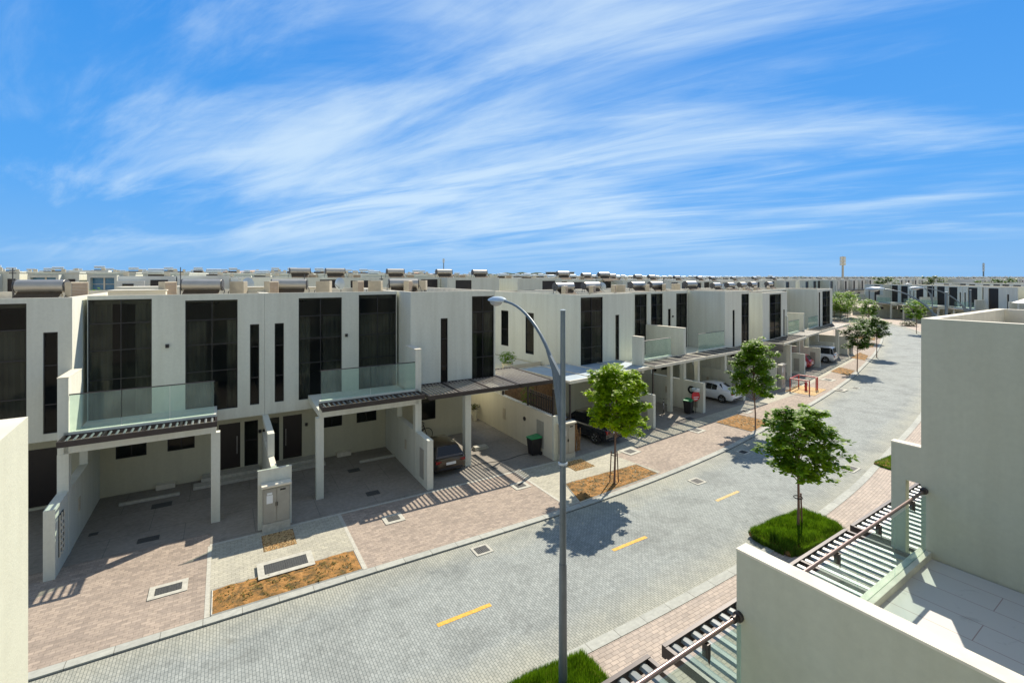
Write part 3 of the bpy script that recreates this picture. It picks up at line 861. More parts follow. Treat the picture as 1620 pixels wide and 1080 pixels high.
# ------------------------------------------------------------------ simple houses for rows further back
def lite_variant(kind):
    root = empty('townhouse', (0, 0, 0)); w = 6.6
    fx = (lambda p: (w - p[0], p[1], p[2])) if kind % 2 else (lambda p: p)
    end = kind >= 2
    pl = 3.2 if end else 5.1
    ups = [(3.6, 5.6, 3.9, 8.9), (1.6, 2.0, 3.9, 7.7)] if end else [(0.3, 2.3, 3.8, 9.0), (3.3, 5.4, 3.8, 8.9), (5.9, 6.25, 3.8, 7.7)]
    mb = body(root, fx, 0.004, w - .004, pl, 14, 3.3, 9.2, ups)
    f0 = mb.fx
    mb.panel(.02, w - .02, 0, 3.3, [(.8, 1.9, 1.5, 2.5), (4.6, 5.9, 0.05, 2.6)], 6.8, .15)
    mb.box(-.12, .12, 0.2, 6.8, 0, 2.3); mb.box(-.11, .11, 1.6, 5.09, 3.6, 6.3)
    mb.box(2.6 if end else 4.5, 2.9 if end else 4.8, 1.6, 1.9, 0, 3.6)
    if not end: mb.box(.12, 4.7, 1.6, 5.09, 3.62, 4.4)
    mb.build('wall', ['stucco', 'coping', 'roof_screed'], root)
    for o in ups:
        g = MB(fx); g.box(o[0], o[1], pl + .12, pl + .16, o[2], o[3]); g.build('window', 'door_dark', root)
    g = MB(fx); g.box(.8, 1.9, 6.9, 6.94, 1.5, 2.5); g.build('window', 'door_dark', root)
    g = MB(fx); g.box(4.6, 5.9, 6.9, 6.94, 0.05, 2.6); g.build('door', 'door_dark', root)
    if not end:
        g = MB(fx); g.box(.2, 4.6, 1.66, 1.69, 4.4, 5.7); g.build('balustrade', 'balustrade_glass', root)
    g = MB(fx); g.box(0, 4.7 if not end else 6.6, .2, 1.59, 3.9, 4.05); g.build('canopy', 'dark_metal', root)
    return root
LITE = [lite_variant(k) for k in range(4)]
used = set()
def lite(k, fr, x, label, group, z=None, zs=1.0, y=0):
    p = fr.w(x, y); z = gh(p[0], p[1]) if z is None else z
    o = LITE[k] if k not in used else copy_tree(LITE[k])
    used.add(k)
    o.location = (p[0], p[1], z - .02); o.rotation_euler = (0, 0, fr.a); o.scale = (1, 1, zs)
    tag(o, label, 'house', group)
    return o
# second row, directly behind the first
pat = [2, 0, 1, 3, None]
FA2 = SF(1.4, 46.5, 0)
G2 = 'white townhouses of the second row, only their upper parts visible over the first row'
xs = 0; i = 0
for n in range(12):
    k = pat[i % 5]; i += 1
    if k is None: xs += 2.5; continue
    if xs < 38:
        lite(k, FA2, xs, 'second row townhouse, its dark window band showing above the roofs of the near block', G2); xs += 6.65
FB2 = SF(44.5, 48.5, 9)
xs = 0
for n in range(18):
    k = pat[i % 5]; i += 1
    if k is None: xs += 2.5; continue
    lite(k, FB2, xs, 'second row townhouse, its dark window band showing above the roofs of the near block', G2); xs += 6.65
# row facing the bend
FD = Frame(90, 128, math.atan2(-60, -1.6))
GD = 'white townhouses facing the bend of the road at right'
xs = 0; i = 0
for n in range(15):
    k = [2, 0, 1, 0, 1, 3, None][i % 7]; i += 1
    if k is None: xs += 1.6; continue
    lite(k, FD, xs, 'pale townhouse in the distant row facing the bend of the road', GD, z=-.05, zs=.885); xs += 6.65
for q, (ox, oy) in enumerate(((28, -4), (56, -8), (88, -10), (120, -12))):
    fr = Frame(96 + ox, 150 + oy + q * 12, math.atan2(-60, -6))
    xs = 0
    for n in range(18):
        k = [2, 0, 1, 0, 1, 3, None][(n + q) % 7]
        if k is None: xs += 3; continue
        lite(k, fr, xs, 'pale rooftop of a townhouse behind the row facing the bend', 'townhouse roofs behind the bend', z=-.3, zs=.93); xs += 6.65
# row at left, seen across the gap
FL = SF(-80, 112, -14)
def villa():
    root = empty('villa', (0, 0, 0))
    m = MB(); m.box(0, 6.4, 2, 12, 0, 10.3); m.box(-.1, 6.5, 1.9, 12.1, 10.301, 10.5); m.panel(.6, 4.4, 7.2, 10.0, [(.95, 4.05, 7.75, 9.65)], .8, .8); m.box(.6, .62, .801, 1.99, 7.2, 10.0); m.box(4.38, 4.4, .801, 1.99, 7.2, 10.0); m.box(.6, 4.4, .8, 1.99, 9.98, 10.05)
    m.build('wall', 'stucco', root)
    m = MB(); m.box(.95, 4.05, 1.5, 1.6, 7.75, 9.65); w = m.build('window', 'pool_blue', root)
    m = MB(); m.box(2.4, 2.6, 1.4, 1.499, 7.75, 9.65); m.box(.95, 4.05, 1.42, 1.49, 8.6, 8.68); m.build('frame', 'coping', w)
    m = MB(); m.box(5.0, 5.9, 1.93, 1.99, 7.4, 9.4); m.build('window', 'door_dark', root)
    return root
V0 = villa(); vu = [True]
xs = 0
for n in range(19):
    if n % 6 == 5: xs += 4; continue
    p = FL.w(xs, 0)
    put_o = V0 if n == 0 else copy_tree(V0)
    put_o.location = (p[0], p[1], gh(p[0], p[1]) - .95); put_o.rotation_euler = (0, 0, FL.a)
    tag(put_o, 'cream villa with a blue grey framed window, seen over the roofs at left', 'house', 'cream villas seen over the roofs at left')
    xs += 7.4

# far houses: low detail
def far_variant(k):
    w = 6.6
    mb = MB()
    rnd = random.Random(k)
    mb.box(0.02, w - .02, 4, 13, 0, 9.2 + rnd.uniform(-.2, .2), 0)
    mb.box(0.02, 3.0 + k % 2 * 1.2, 2.4, 4, 3.4, 8.7, 0)
    mb.box(3.6, 5.6, 3.93, 3.998, 4.2, 8.8, 1); mb.box(.6, 1.8, 2.33, 2.398, 4.2, 8.3, 1)
    mb.box(.4, 2.2, 3.9, 3.995, .2, 2.6, 1); mb.box(0, 6.4, 1.2, 2.3, 3.7, 3.95, 1)
    x = 1.0 + rnd.random() * 3
    mb.lathe([(.01, 0), (.32, 0), (.32, 1.9), (.01, 1.9)], (x, 7.5, 10.15), 'x', 8, 2)
    mb.box(x, x + 1.9, 7.2, 8.4, 9.2, 9.6, 3)
    mb.box(5.2, 5.9, 6.0, 6.4, 9.2, 9.95, 4); mb.box(.4, 1.0, 9, 9.4, 9.2, 9.9, 4)
    return mb
FM = ['far_wall', 'door_dark', 'lamp_grey', 'collector_dark', 'beige_metal']
far_me = [far_variant(k).build('distant_house', FM) for k in range(4)]
for o in far_me: COL.objects.unlink(o)
cand = []
rnd = random.Random(4)
def ok(X, Y):
    if Y < 60 or abs(X) > 1.12 * Y + 8: return False
    s, t = ST(X, Y)
    if s > 40 and t < 76 + max(0, s - 60) * .35 and Y < 150: return False
    if X > 88 and Y < 215 and X > .52 * Y: return False
    if 60 < Y < 150 and t < 76: return False
    if s < 8 and 92 < t < 122: return False
    return True
for r_ in range(30):
    t0 = 80 + r_ * 27 + (r_ // 4) * 6
    wob = rnd.uniform(0, 60); s = -900.0
    while s < 900:
        g = rnd.choice([4, 6, 6, 8])
        for j in range(g):
            tt = t0 + 8 * math.sin((s + wob) / 90.0) + (r_ % 2) * 3
            X, Y = W(s, tt)
            if ok(X, Y) and Y < 900:
                sl = 8 * math.cos((s + wob) / 90.0) / 90.0
                cand.append((math.hypot(X, Y), X, Y, PHI + math.atan(sl), rnd.randrange(4)))
            s += 6.65
        s += rnd.choice([3, 3, 8])
cand.sort()
stuffmb = MB()
print('far candidates', len(cand))
NF = 215
for i, (d, X, Y, a, k) in enumerate(cand):
    z = gh(X, Y) - .1 + (rnd.random() - .5) * .35
    if i < NF:
        o = far_me[k].copy(); COL.objects.link(o); o.location = (X, Y, z); o.rotation_euler = (0, 0, a)
        tag(o, 'tiny pale house roof in the sea of roofs below the horizon', 'house', 'far house roofs below the horizon')
    elif i < NF + 1500:
        c, s_ = math.cos(a), math.sin(a)
        V = far_me[k].data
        base = len(stuffmb.v)
        for v in V.vertices:
            stuffmb.v.append((X + v.co.x * c - v.co.y * s_, Y + v.co.x * s_ + v.co.y * c, z + v.co.z))
        for p in V.polygons:
            stuffmb.f.append([base + q for q in p.vertices]); stuffmb.m.append(p.material_index)
tag(stuffmb.build('distant_town', FM), 'endless pale roofs of the town running to the horizon', 'houses', kind='stuff')

# ------------------------------------------------------------------ rooftop equipment
def make_heater():
    root = empty('solar_water_heater', (0, 0, 0))
    m = MB(); m.lathe([(.01, 0), (.27, 0), (.30, .03), (.30, 1.77), (.27, 1.8), (.01, 1.8)], (0, 0, 1.0), 'x', 20); m.build('tank', 'steel_tank', root, 35)
    for x in (-.02, 1.8):
        m = MB(); m.lathe([(.01, -.02), (.29, -.02), (.31, .0), (.31, .03), (.01, .04)], (x, 0, 1.0), 'x', 18); m.build('end_cap', 'grey_plastic', root, 35)
    m = MB()
    m.face([(.1, -1.1, .12), (1.7, -1.1, .12), (1.7, -.12, .78), (.1, -.12, .78)]); m.face([(.1, -1.1, .06), (.1, -.12, .72), (1.7, -.12, .72), (1.7, -1.1, .06)])
    m.face([(.1, -1.1, .06), (1.7, -1.1, .06), (1.7, -1.1, .12), (.1, -1.1, .12)]); m.face([(.1, -1.1, .06), (.1, -1.1, .12), (.1, -.12, .78), (.1, -.12, .72)]); m.face([(1.7, -1.1, .06), (1.7, -.12, .72), (1.7, -.12, .78), (1.7, -1.1, .12)])
    m.build('collector', 'collector_dark', root)
    m = MB()
    for x in (.2, 1.6):
        m.tube([(x, .2, 0), (x, .05, .75)], .02, 5); m.tube([(x, -1.1, .0), (x, -1.1, .1)], .02, 5); m.tube([(x, .2, .03), (x, -1.1, .03)], .018, 5); m.tube([(x, .15, .1), (x, -.8, .3)], .015, 5)
    m.tube([(.2, .2, .05), (1.6, .2, .6)], .014, 5)
    m.build('stand', 'beige_metal', root)
    m = MB(); m.tube([(1.83, -.1, .95), (1.95, -.2, .7), (1.95, -.9, .2), (1.8, -1.0, .1)], .02, 5); m.build('pipe', 'grey_plastic', root); m = MB(); m.tube([(-.05, 0, 1.0), (-.12, 0, .9), (-.12, .1, 0)], .02, 5); m.build('pipe', 'grey_plastic', root)
    return root
def make_ac():
    root = empty('air_conditioner', (0, 0, 0))
    m = MB(); m.box(-.40, .40, -.16, .16, .08, .72); m.build('casing', 'beige_metal', root, bevel=.015)
    m = MB()
    for k in range(9): m.box(-.36, .36, -.175, -.161, .12 + k * .065, .12 + k * .065 + .03)
    m.build('grille', 'vent_brown', root)
    m = MB(); m.box(-.35, -.28, -.15, .15, 0, .079); m.box(.28, .35, -.15, .15, 0, .079); m.build('foot', 'grey_plastic', root)
    m = MB(); m.tube([(.4, .1, .2), (.5, .1, .2), (.52, .1, 0)], .02, 5); m.build('pipe', 'grey_plastic', root)
    return root
H0, A0 = make_heater(), make_ac()
hu = [True]; au = [True]
def put(src, flag, fr, x, y, z, a, label, cat, group, sc=1.0):
    if flag[0]: o = src; flag[0] = False
    else: o = copy_tree(src)
    o.location = fr.w(x, y, z); o.rotation_euler = (0, 0, fr.a + a); o.scale = (sc, sc, sc)
    tag(o, label, cat, group); return o
GH, GAC = 'solar water heaters on the near roofs', 'air conditioner units on the near roofs'
names = ['on the roof at the left edge of the photo', 'above the second tall window from the left', 'above the pair of slit windows', 'above the second glass balcony']
for x, nm in zip((-2.9, 3.15, 7.2, 13.7), names):
    put(H0, hu, FA, x, 8.0, 8.60, -.22, 'large steel solar water heater ' + nm, 'water heater', GH, .98)
an = ['right of the leftmost water heater', 'left of the second water heater', 'right of the second water heater', 'left of the third water heater', 'right of the third water heater', 'above the window over the second balcony', 'beside the taller unit over the second balcony', 'in front of the fourth water heater', 'right of the fourth water heater', 'at the left edge of the roofline']
for x, y, nm, a in zip((-.8, 2.6, 5.6, 7.1, 9.8, 11.6, 12.75, 14.6, 16.3, -3.9), (7.5, 7.2, 7.6, 7.0, 7.4, 7.0, 7.6, 7.1, 9.5, 7.2), an, (0, .1, 1.57, 0, 1.6, 0, 1.57, .05, 1.5, 1.57)):
    put(A0, au, FA, x, y, 9.05, a + .9, 'beige air conditioner unit ' + nm, 'air conditioner', GAC)
bn = ['above the blank side wall, left of the lamp arm', 'above the blank side wall, right of the lamp arm', 'over the first balcony of the middle block', 'beside its twin over the middle block', 'over the big blank wall of the middle block']
for x, nm in zip((2.9, 10.3, 16.2, 18.9, 24.5), bn):
    put(H0, hu, FB, x + (3.2 if x < 3 else 0), 6.6 + (x > 3) * 1.2, 8.3, 0, 'steel solar water heater ' + nm, 'water heater', GH, .98)
for x, y, nm, a in zip((6.5, 9.3, 9.9, 13.0, 14.0, 17.5, 20.2, 22.5), (6, 6, 6.4, 7, 7.1, 7, 7.2, 7.5), ['left of the first heater of the middle block', 'right of the first heater of the middle block', 'second one right of the first heater of the middle block', 'right of the second heater of the middle block', 'nearest the first balcony of the middle block', 'between the twin heaters', 'above the white sedan', 'above the blank wall of the middle block'], (0, .1, 0, 0, 1.5, 0, 0, 1.57)):
    put(A0, au, FB, x, y, 8.62, a + .6, 'beige air conditioner unit ' + nm, 'air conditioner', GAC)
for j, x in enumerate((3.8, 7.6, 11.2, 14.6, 20.5)):
    put(H0, hu, FC, x, 7.5, 8.1, 0, 'steel solar water heater number %d from the left on the farthest block of the row' % (j + 1), 'water heater', GH, .98)
for j, x in enumerate((5.9, 10.2, 13.6, 18.0)):
    put(A0, au, FC, x, 6.5, 8.1, .1 * j, 'beige air conditioner unit in gap %d between heaters of the farthest block' % (j + 1), 'air conditioner', GAC)
# heaters of the second row
for j, x in enumerate((4.5, 8.0, 14.6, 20.6, 25.4, 38.5, 46.0)):
    p = FA2.w(x, 8)
    put(H0, hu, FA2, x, 8, gh(*p[:2]) + 8.78, 0, 'small steel solar water heater on the second row roofs, standing above the skyline', 'water heater', 'heaters on the second row roofs', 1.08)
for j, x in enumerate((3, 9, 16, 20, 28, 36, 41, 50, 60, 70)):
    p = FB2.w(x, 8)
    put(H0, hu, FB2, x, 8, gh(*p[:2]) + 8.78, 0, 'small steel solar water heater on the second row roofs, standing above the skyline', 'water heater', 'heaters on the second row roofs', 1.0)
for j, x in enumerate((6.5, 11, 17, 23.5, 30, 42)):
    p = FA2.w(x, 7)
    put(A0, au, FA2, x, 7, gh(*p[:2]) + 8.78, 0, 'small beige air conditioner on the second row roofs', 'air conditioner', 'air conditioners on the second row roofs')

# thin antenna poles and dishes on the roofs
def make_dish():
    root = empty('satellite_dish', (0, 0, 0))
    m = MB(); m.tube([(0, 0, 0), (0, 0, .7)], .02, 6); m.build('post', 'grey_plastic', root)
    m = MB(); rings = []
    for k in range(6):
        f = k / 5; rings.append([m.vert((.38 * f * math.cos(a), -.12 + .12 * f * f - .1, .75 + .38 * f * math.sin(a))) for a in [2 * PI * j / 16 for j in range(16)]])
    for a, b in zip(rings, rings[1:]):
        for j in range(16): m.f.append([a[j], a[(j+1) % 16], b[(j+1) % 16], b[j]]); m.m.append(0)
    m.build('dish', 'lamp_grey', root, 60)
    m = MB(); m.tube([(0, -.1, .42), (0, -.5, .72)], .012, 5); m.build('arm', 'grey_plastic', root)
    return root
D0 = make_dish(); du = [True]
for j, (fr, x, y, z, a, nm) in enumerate(((FA, -4.6, 9.5, 8.83, -.8, 'left of the leftmost water heater'), (FA, 6.2, 10.5, 8.83, -.6, 'behind the slit windows'), (FA, 11.2, 9.8, 8.83, -.9, 'behind the second glass balcony'), (FB, 13.2, 8.5, 8.42, -.7, 'on the middle block left part'), (FB, 22.0, 9.0, 8.42, -.5, 'on the middle block right part'), (FC, 9.3, 8.5, 8.1, -.7, 'on the farthest block'))):
    put(D0, du, fr, x, y, z, a, 'small grey satellite dish ' + nm, 'satellite dish', 'satellite dishes on the near roofs')
for j, (fr, x, y, h_, nm) in enumerate(((FA, 3.0, 9.0, 1.9, 'left of the second water heater'), (FA, -3.3, 9.0, 1.8, 'left of the leftmost water heater'), (FA, 13.5, 9.0, 1.5, 'left of the fourth water heater'), (FA, 9.4, 12.0, 1.6, 'behind the third water heater'), (FB, 12.0, 8, 1.6, 'beside the second heater of the middle block'), (FB, 21.3, 8, 1.4, 'above the white sedan'))):
    o = empty('antenna_pole', fr.w(x, y, 8.6), fr.a); tag(o, 'thin dark pole standing on the roof ' + nm, 'pole', 'thin poles on the near roofs')
    m = MB(); m.tube([(0, 0, 0), (0, 0, h_)], .022, 6); m.build('pole', 'grey_plastic', o)
    m = MB(); m.box(-.12, .12, -.02, .02, h_ - .25, h_ - .21); m.build('crossbar', 'grey_plastic', o)

# roof boxes and upstands of block A
for j, (x0, x1, y0, y1, z, nm) in enumerate(((.5, 2.6, 6.2, 7.6, 9.35, 'low rendered roof box behind the leftmost tall window'), (5.6, 7.0, 7.6, 9.0, 9.42, 'low rendered roof box above the slit windows'), (9.0, 10.5, 9.5, 10.6, 9.35, 'low rendered roof box left of the third water heater group'))):
    o = empty('roof_hatch', FA.w(x0, y0, 8.8), FA.a); tag(o, nm, 'roof box', 'low boxes on the near roof')
    m = MB(); m.box(0, x1 - x0, 0, y1 - y0, 0, z - 8.8); m.build('wall', 'stucco_cream', o)
    m = MB(); m.box(-.04, x1 - x0 + .04, -.04, y1 - y0 + .04, z - 8.799, z - 8.75); m.build('cap', 'coping', o)

# ------------------------------------------------------------------ vegetation
def leafmesh(mb, c, rad, n, size, rnd, droop=.3, mi=0):
    for _ in range(n):
        while True:
            q = Vector((rnd.uniform(-1, 1), rnd.uniform(-1, 1), rnd.uniform(-1, 1)))
            if q.length < 1: break
        q = q * (0.55 + .45 * q.length)
        p = Vector(c) + Vector((q.x * rad[0], q.y * rad[1], q.z * rad[2]))
        a = rnd.uniform(0, 2 * PI)
        d = Vector((math.cos(a), math.sin(a), rnd.uniform(-droop * 2, droop))).normalized()
        sd = d.cross(Vector((rnd.uniform(-.5, .5), rnd.uniform(-.5, .5), 1))).normalized()
        l = size * rnd.uniform(.7, 1.3); w = l * .33
        mb.face([p, p + d * l * .45 + sd * w, p + d * l, p + d * l * .45 - sd * w], mi)
def tree(loc, label, H, th, cr, seed, leaf, nl, size, lean=(0, 0), stakes=0, group='young street trees along the road', clumps=26, hz=1.0, shape='round', trunk_r=.055):
    rnd = random.Random(seed)
    root = empty('street_tree', loc); tag(root, label, 'tree', group)
    tr = MB()
    top = Vector((lean[0], lean[1], H * .9))
    pts = [Vector((0, 0, -.05)), Vector((lean[0] * .1 + .02, lean[1] * .1, th * .5)), Vector((lean[0] * .3, lean[1] * .3, th)), Vector((lean[0] * .7, lean[1] * .7, (th + H) * .5)), top]
    tr.tube(pts, [trunk_r, trunk_r * .85, trunk_r * .75, trunk_r * .45, trunk_r * .12], 8)
    lf = MB()
    cz = (H + th) / 2; hh = (H - th) / 2
    for k in range(clumps):
        a = k * 2.399 + rnd.uniform(-.4, .4); f = (k + .5) / clumps
        zz = -1 + 2 * f
        rr = math.sqrt(max(.05, 1 - (zz * .92) ** 2))
        if shape == 'tall': rr *= (1.15 - .55 * (f))
        rr *= rnd.uniform(.45, 1.0)
        c = Vector((lean[0] * .6 + math.cos(a) * cr * rr * .82, lean[1] * .6 + math.sin(a) * cr * rr * .82, cz + zz * hh * .86))
        base = Vector((lean[0] * .5, lean[1] * .5, max(th * .92, c.z - hh * rnd.uniform(.4, .8))))
        mid = (base + c) / 2 + Vector((rnd.uniform(-.1, .1), rnd.uniform(-.1, .1), -.05))
        tr.tube([base, mid, c + (c - base) * .15], [trunk_r * .35, trunk_r * .22, .008], 5)
        s = rnd.uniform(.20, .38) * cr
        leafmesh(lf, c, (s, s, s * .72 * hz), int(nl / clumps * rnd.uniform(.6, 1.4)), size, rnd)
        for q in range(3):      # outlying sprigs
            e = c + Vector((math.cos(a + rnd.uniform(-.9, .9)), math.sin(a + rnd.uniform(-.9, .9)), rnd.uniform(-.5, .6))) * s * 1.25
            tr.tube([c, e], [.010, .005], 4)
            leafmesh(lf, e, (s * .38, s * .38, s * .26), int(nl / clumps * .12), size, rnd)
    tr.build('trunk', 'bark', root, 60)
    lf.build('crown', leaf, root)
    if stakes:
        for k in range(stakes):
            a = k * 2.1 + .4
            m = MB(); m.tube([(math.cos(a) * .24, math.sin(a) * .24, -.05), (math.cos(a) * .16, math.sin(a) * .16, 1.55)], .028, 6); m.build('stake', 'stake_wood', root)
        m = MB(); m.lathe([(.16, 0), (.175, .02), (.16, .04)], (0, 0, 1.40), 'z', 12); m.build('tie', 'rubber', root)
    return root
tree((4.95, 23.39, 0), 'bright green bushy tree tied to three stakes in the bare bed beside the lamp post', 5.75, 2.45, 1.55, 5, 'leaf_bright', 11000, .17, (.15, 0), 3, clumps=34)
tree((15.91, 31.61, 0), 'slender tree with a tall narrow crown in the bed near the white sedan', 5.95, 2.1, 1.45, 8, 'leaf_mid', 8500, .17, (-.15, .1), 0, clumps=30, shape='tall')
tree((11.15, 18.85, 0), 'open leafy tree rising from the square of thick grass on the near side', 5.0, 2.15, 1.26, 21, 'leaf_mid', 5200, .19, (.1, .1), 1, clumps=32)
tree((36.4, 51.0, 0), 'small dark tree in the striped bed beyond the red barrier', 5.0, 2.35, 1.5, 31, 'leaf_dark', 3600, .2, (.1, 0), 0, clumps=22)
tree((45.4, 60.2, 0), 'small tree in the second striped bed along the bend', 5.0, 2.4, 1.35, 37, 'leaf_dark', 2600, .22, clumps=18)
tree((54.0, 73.5, 0), 'low bushy tree behind the second striped bed along the bend', 4.0, 1.2, 1.9, 39, 'leaf_dark', 2200, .25, clumps=18)
tree((76.0, 103.0, 0), 'tree with a thin pale trunk where the road bends away', 5.2, 1.8, 1.7, 41, 'leaf_mid', 1800, .3, clumps=16)
for j, (x, y, h_) in enumerate(((80.5, 116, 6.5), (78, 117, 6.2), (83.5, 121, 6.4), (76, 112, 5.2))):
    tree((x, y, 0), ['tall full tree in the dark cluster at the end of the road, rightmost', 'middle tree of the dark cluster at the end of the road', 'back tree of the dark cluster at the end of the road', 'lowest leftmost tree of the cluster at the end of the road'][j], h_, 1.7, 2.6, 43 + j, 'leaf_mid', 1700, .34, clumps=16)
tree((71.5, 85.5, -.1), 'round tree against the row facing the bend, left of the near tall wall', 6.0, 2.5, 1.75, 53, 'leaf_mid', 2400, .26, clumps=18)
# background trees
t0 = tree((-27, 60, .8), 'low dark tree among the garden walls seen over the roofs at left', 5.0, 1.2, 2.2, 61, 'leaf_dark', 1400, .35, clumps=14, group='distant garden trees')
rnd = random.Random(77)
spots = [(-40, 62), (-62, 96), (-55, 92), (-78, 90), (-70, 105), (-88, 98), (-46, 60), (-35, 88), (-101, 103), (-22, 95), (60, 118), (66, 128)]
for j, (x, y) in enumerate(spots):
    o = copy_tree(t0); o.location = (x, y, gh(x, y) - .1); o.rotation_euler = (0, 0, rnd.uniform(0, 6)); k = rnd.uniform(.8, 1.4); o.scale = (k, k, k * rnd.uniform(.8, 1.1))
    tag(o, 'small dark tree between the distant houses', 'tree', 'distant garden trees')
for j in range(40):
    d = rnd.uniform(140, 420); k = rnd.uniform(-1.0, 1.05); x, y = k * d, d
    o = copy_tree(t0); o.location = (x, y, gh(x, y) - .1); o.rotation_euler = (0, 0, rnd.uniform(0, 6)); k = rnd.uniform(1.5, 2.3); o.scale = (k, k, k * .95)
    tag(o, 'small dark tree between the distant houses', 'tree', 'distant garden trees')

# tree belt at the horizon, right side
lf = MB(); rnd = random.Random(9)
for k in range(420):
    px = rnd.uniform(-.1, 1.1); d = rnd.uniform(620, 760)
    if px < .45 and rnd.random() < .72: continue
    z = gh(px * d, d)
    leafmesh(lf, (px * d, d, z + rnd.uniform(3, 7.5)), (rnd.uniform(5, 14), 6, rnd.uniform(2.0, 4.0)), 60, 3.0, rnd)
tag(lf.build('tree_belt', 'hill_green'), 'dark belt of trees along the horizon at right', 'trees', kind='stuff')
# green knoll with a dark block, centre horizon
mb = MB(); pv = None
for k in range(33):
    x = -60 + 150 * k / 32; f = k / 32
    h_ = 10 + 6.0 * math.sin(PI * f) ** .7 + 1.0 * math.sin(k * 1.3) * math.sin(PI * f)
    q = [mb.vert((x, 640, -1)), mb.vert((x, 652, h_ * .97)), mb.vert((x, 690, h_)), mb.vert((x, 760, -1))]
    if pv:
        for a in range(3): mb.f.append([pv[a], q[a], q[a+1], pv[a+1]]); mb.m.append(0)
    pv = q
tag(mb.build('hills', 'hill_green', smooth_ang=60), kind='structure')
o = empty('distant_building', (45, 630, 0)); tag(o, 'long dark flat building beside the green knoll on the horizon', 'building')
m = MB(); m.box(0, 36, 0, 14, 0, 16.0); m.build('wall', 'dark_building', o)
m = MB(); m.box(-1, 37, -1, 15, 16.01, 16.6); m.build('roof', 'far_wall', o)
# dunes at left horizon
mb = MB(); pv = None; rnd = random.Random(3)
for k in range(121):
    a = -1.25 + 1.35 * k / 120
    d = 1500
    h_ = 23 + 5 * math.sin(k * .13) + 4.0 * math.sin(k * .41 + 1) + 2 * math.sin(k * 1.1)
    h_ = max(3, h_ * (1 - smooth(-.25, .1, a)) + 13 * smooth(-.25, .1, a))
    if -1.18 < a < -.9: h_ *= .55 + .45 * abs(a + 1.04) / .14
    q = [mb.vert((a * (d - 100), d - 100, -2)), mb.vert((a * d, d, h_ * .8)), mb.vert((a * (d + 120), d + 120, h_)), mb.vert((a * (d + 500), d + 500, -2))]
    if pv:
        for b in range(3): mb.f.append([pv[b], q[b], q[b+1], pv[b+1]]); mb.m.append(0)
    pv = q
tag(mb.build('hills', 'dune_sand', smooth_ang=80), kind='structure')

# planting beds
def bed(fr, corners, label, seed, nplants=70, leaf='dry_leaf', soil='soil', h=.05, psize=.10, ph=.10):
    root = empty('planting_bed', fr.w(*corners[0]), fr.a); tag(root, label, 'planting bed', 'beds cut into the pavement')
    ox, oy = corners[0]
    C = [(c[0] - ox, c[1] - oy) for c in corners]
    rnd = random.Random(seed)
    m = MB(); n = 26; grid = []
    for i in range(n + 1):
        row = []
        for j in range(n + 1):
            u, v = i / n, j / n
            x = (1-u)*(1-v)*C[0][0] + u*(1-v)*C[1][0] + u*v*C[2][0] + (1-u)*v*C[3][0]
            y = (1-u)*(1-v)*C[0][1] + u*(1-v)*C[1][1] + u*v*C[2][1] + (1-u)*v*C[3][1]
            e = min(u, 1-u, v, 1-v)
            row.append(m.vert((x, y, .008 + (h * rnd.uniform(.2, 1.3) if e > .02 else 0))))
        grid.append(row)
    for i in range(n):
        for j in range(n):
            m.f.append([grid[i][j], grid[i+1][j], grid[i+1][j+1], grid[i][j+1]]); m.m.append(0)
    m.build('soil', soil, root, 80)
    lf = MB()
    for k in range(int(nplants * 1.3)):
        u, v = rnd.uniform(.05, .95), rnd.uniform(.08, .92)
        x = (1-u)*(1-v)*C[0][0] + u*(1-v)*C[1][0] + u*v*C[2][0] + (1-u)*v*C[3][0]
        y = (1-u)*(1-v)*C[0][1] + u*(1-v)*C[1][1] + u*v*C[2][1] + (1-u)*v*C[3][1]
        r = rnd.uniform(.05, .16)
        leafmesh(lf, (x, y, ph * .35), (r, r, ph * .6), int(18 * r / .16), psize * .7, rnd, .1)
    o = lf.build('ground_cover', leaf, root); o['kind'] = 'stuff'
    m = MB()
    for k in range(4):
        a, b = C[k], C[(k + 1) % 4]
        m.tube([(a[0], a[1], .0), (b[0], b[1], .0)], .035, 4)
    m.build('edging', 'concrete_frame', root)
    return root
bed(FS, [(-.3, 16.82), (4.1, 16.82), (4.1, 18.15), (-.3, 18.15)], 'brown bare bed around the large manhole cover at lower left', 1, 90)
bed(FS, [(13.6, 16.88), (19.0, 17.3), (18.9, 18.75), (14.2, 18.75)], 'brown bed with the staked tree beside the lamp post', 2, 100)
bed(FS, [(29.3, 18.85), (32.5, 19.5), (32.1, 21.8), (29.1, 21.4)], 'brown bed under the slender tree in front of the white sedan', 3, 60)
bed(FS, [(54.4, 24.5), (57.9, 25.5), (58.6, 27.4), (55.1, 26.6)], 'striped olive brown bed beyond the red barrier', 4, 60, 'leaf_olive')
bed(FS, [(66.0, 28.0), (70.2, 29.4), (72.5, 31.4), (66.6, 29.9)], 'striped olive brown bed of the second small tree on the bend', 5, 50, 'leaf_olive')
bed(FS, [(79.0, 32.5), (83.0, 34.0), (83.5, 37), (79, 35.5)], 'narrow dark bed farther along the bend', 6, 40, 'leaf_olive')
bed(FS, [(88.0, 36.0), (92.0, 37.5), (92.5, 41), (88, 39.5)], 'thin farthest bed along the bend', 7, 40, 'leaf_dark')
bed(FS, [(-8.2, 17.2), (-5.75, 17.2), (-5.75, 18.3), (-8.2, 18.3)], 'bed corner peeping out beside the near wall at left', 8, 30)
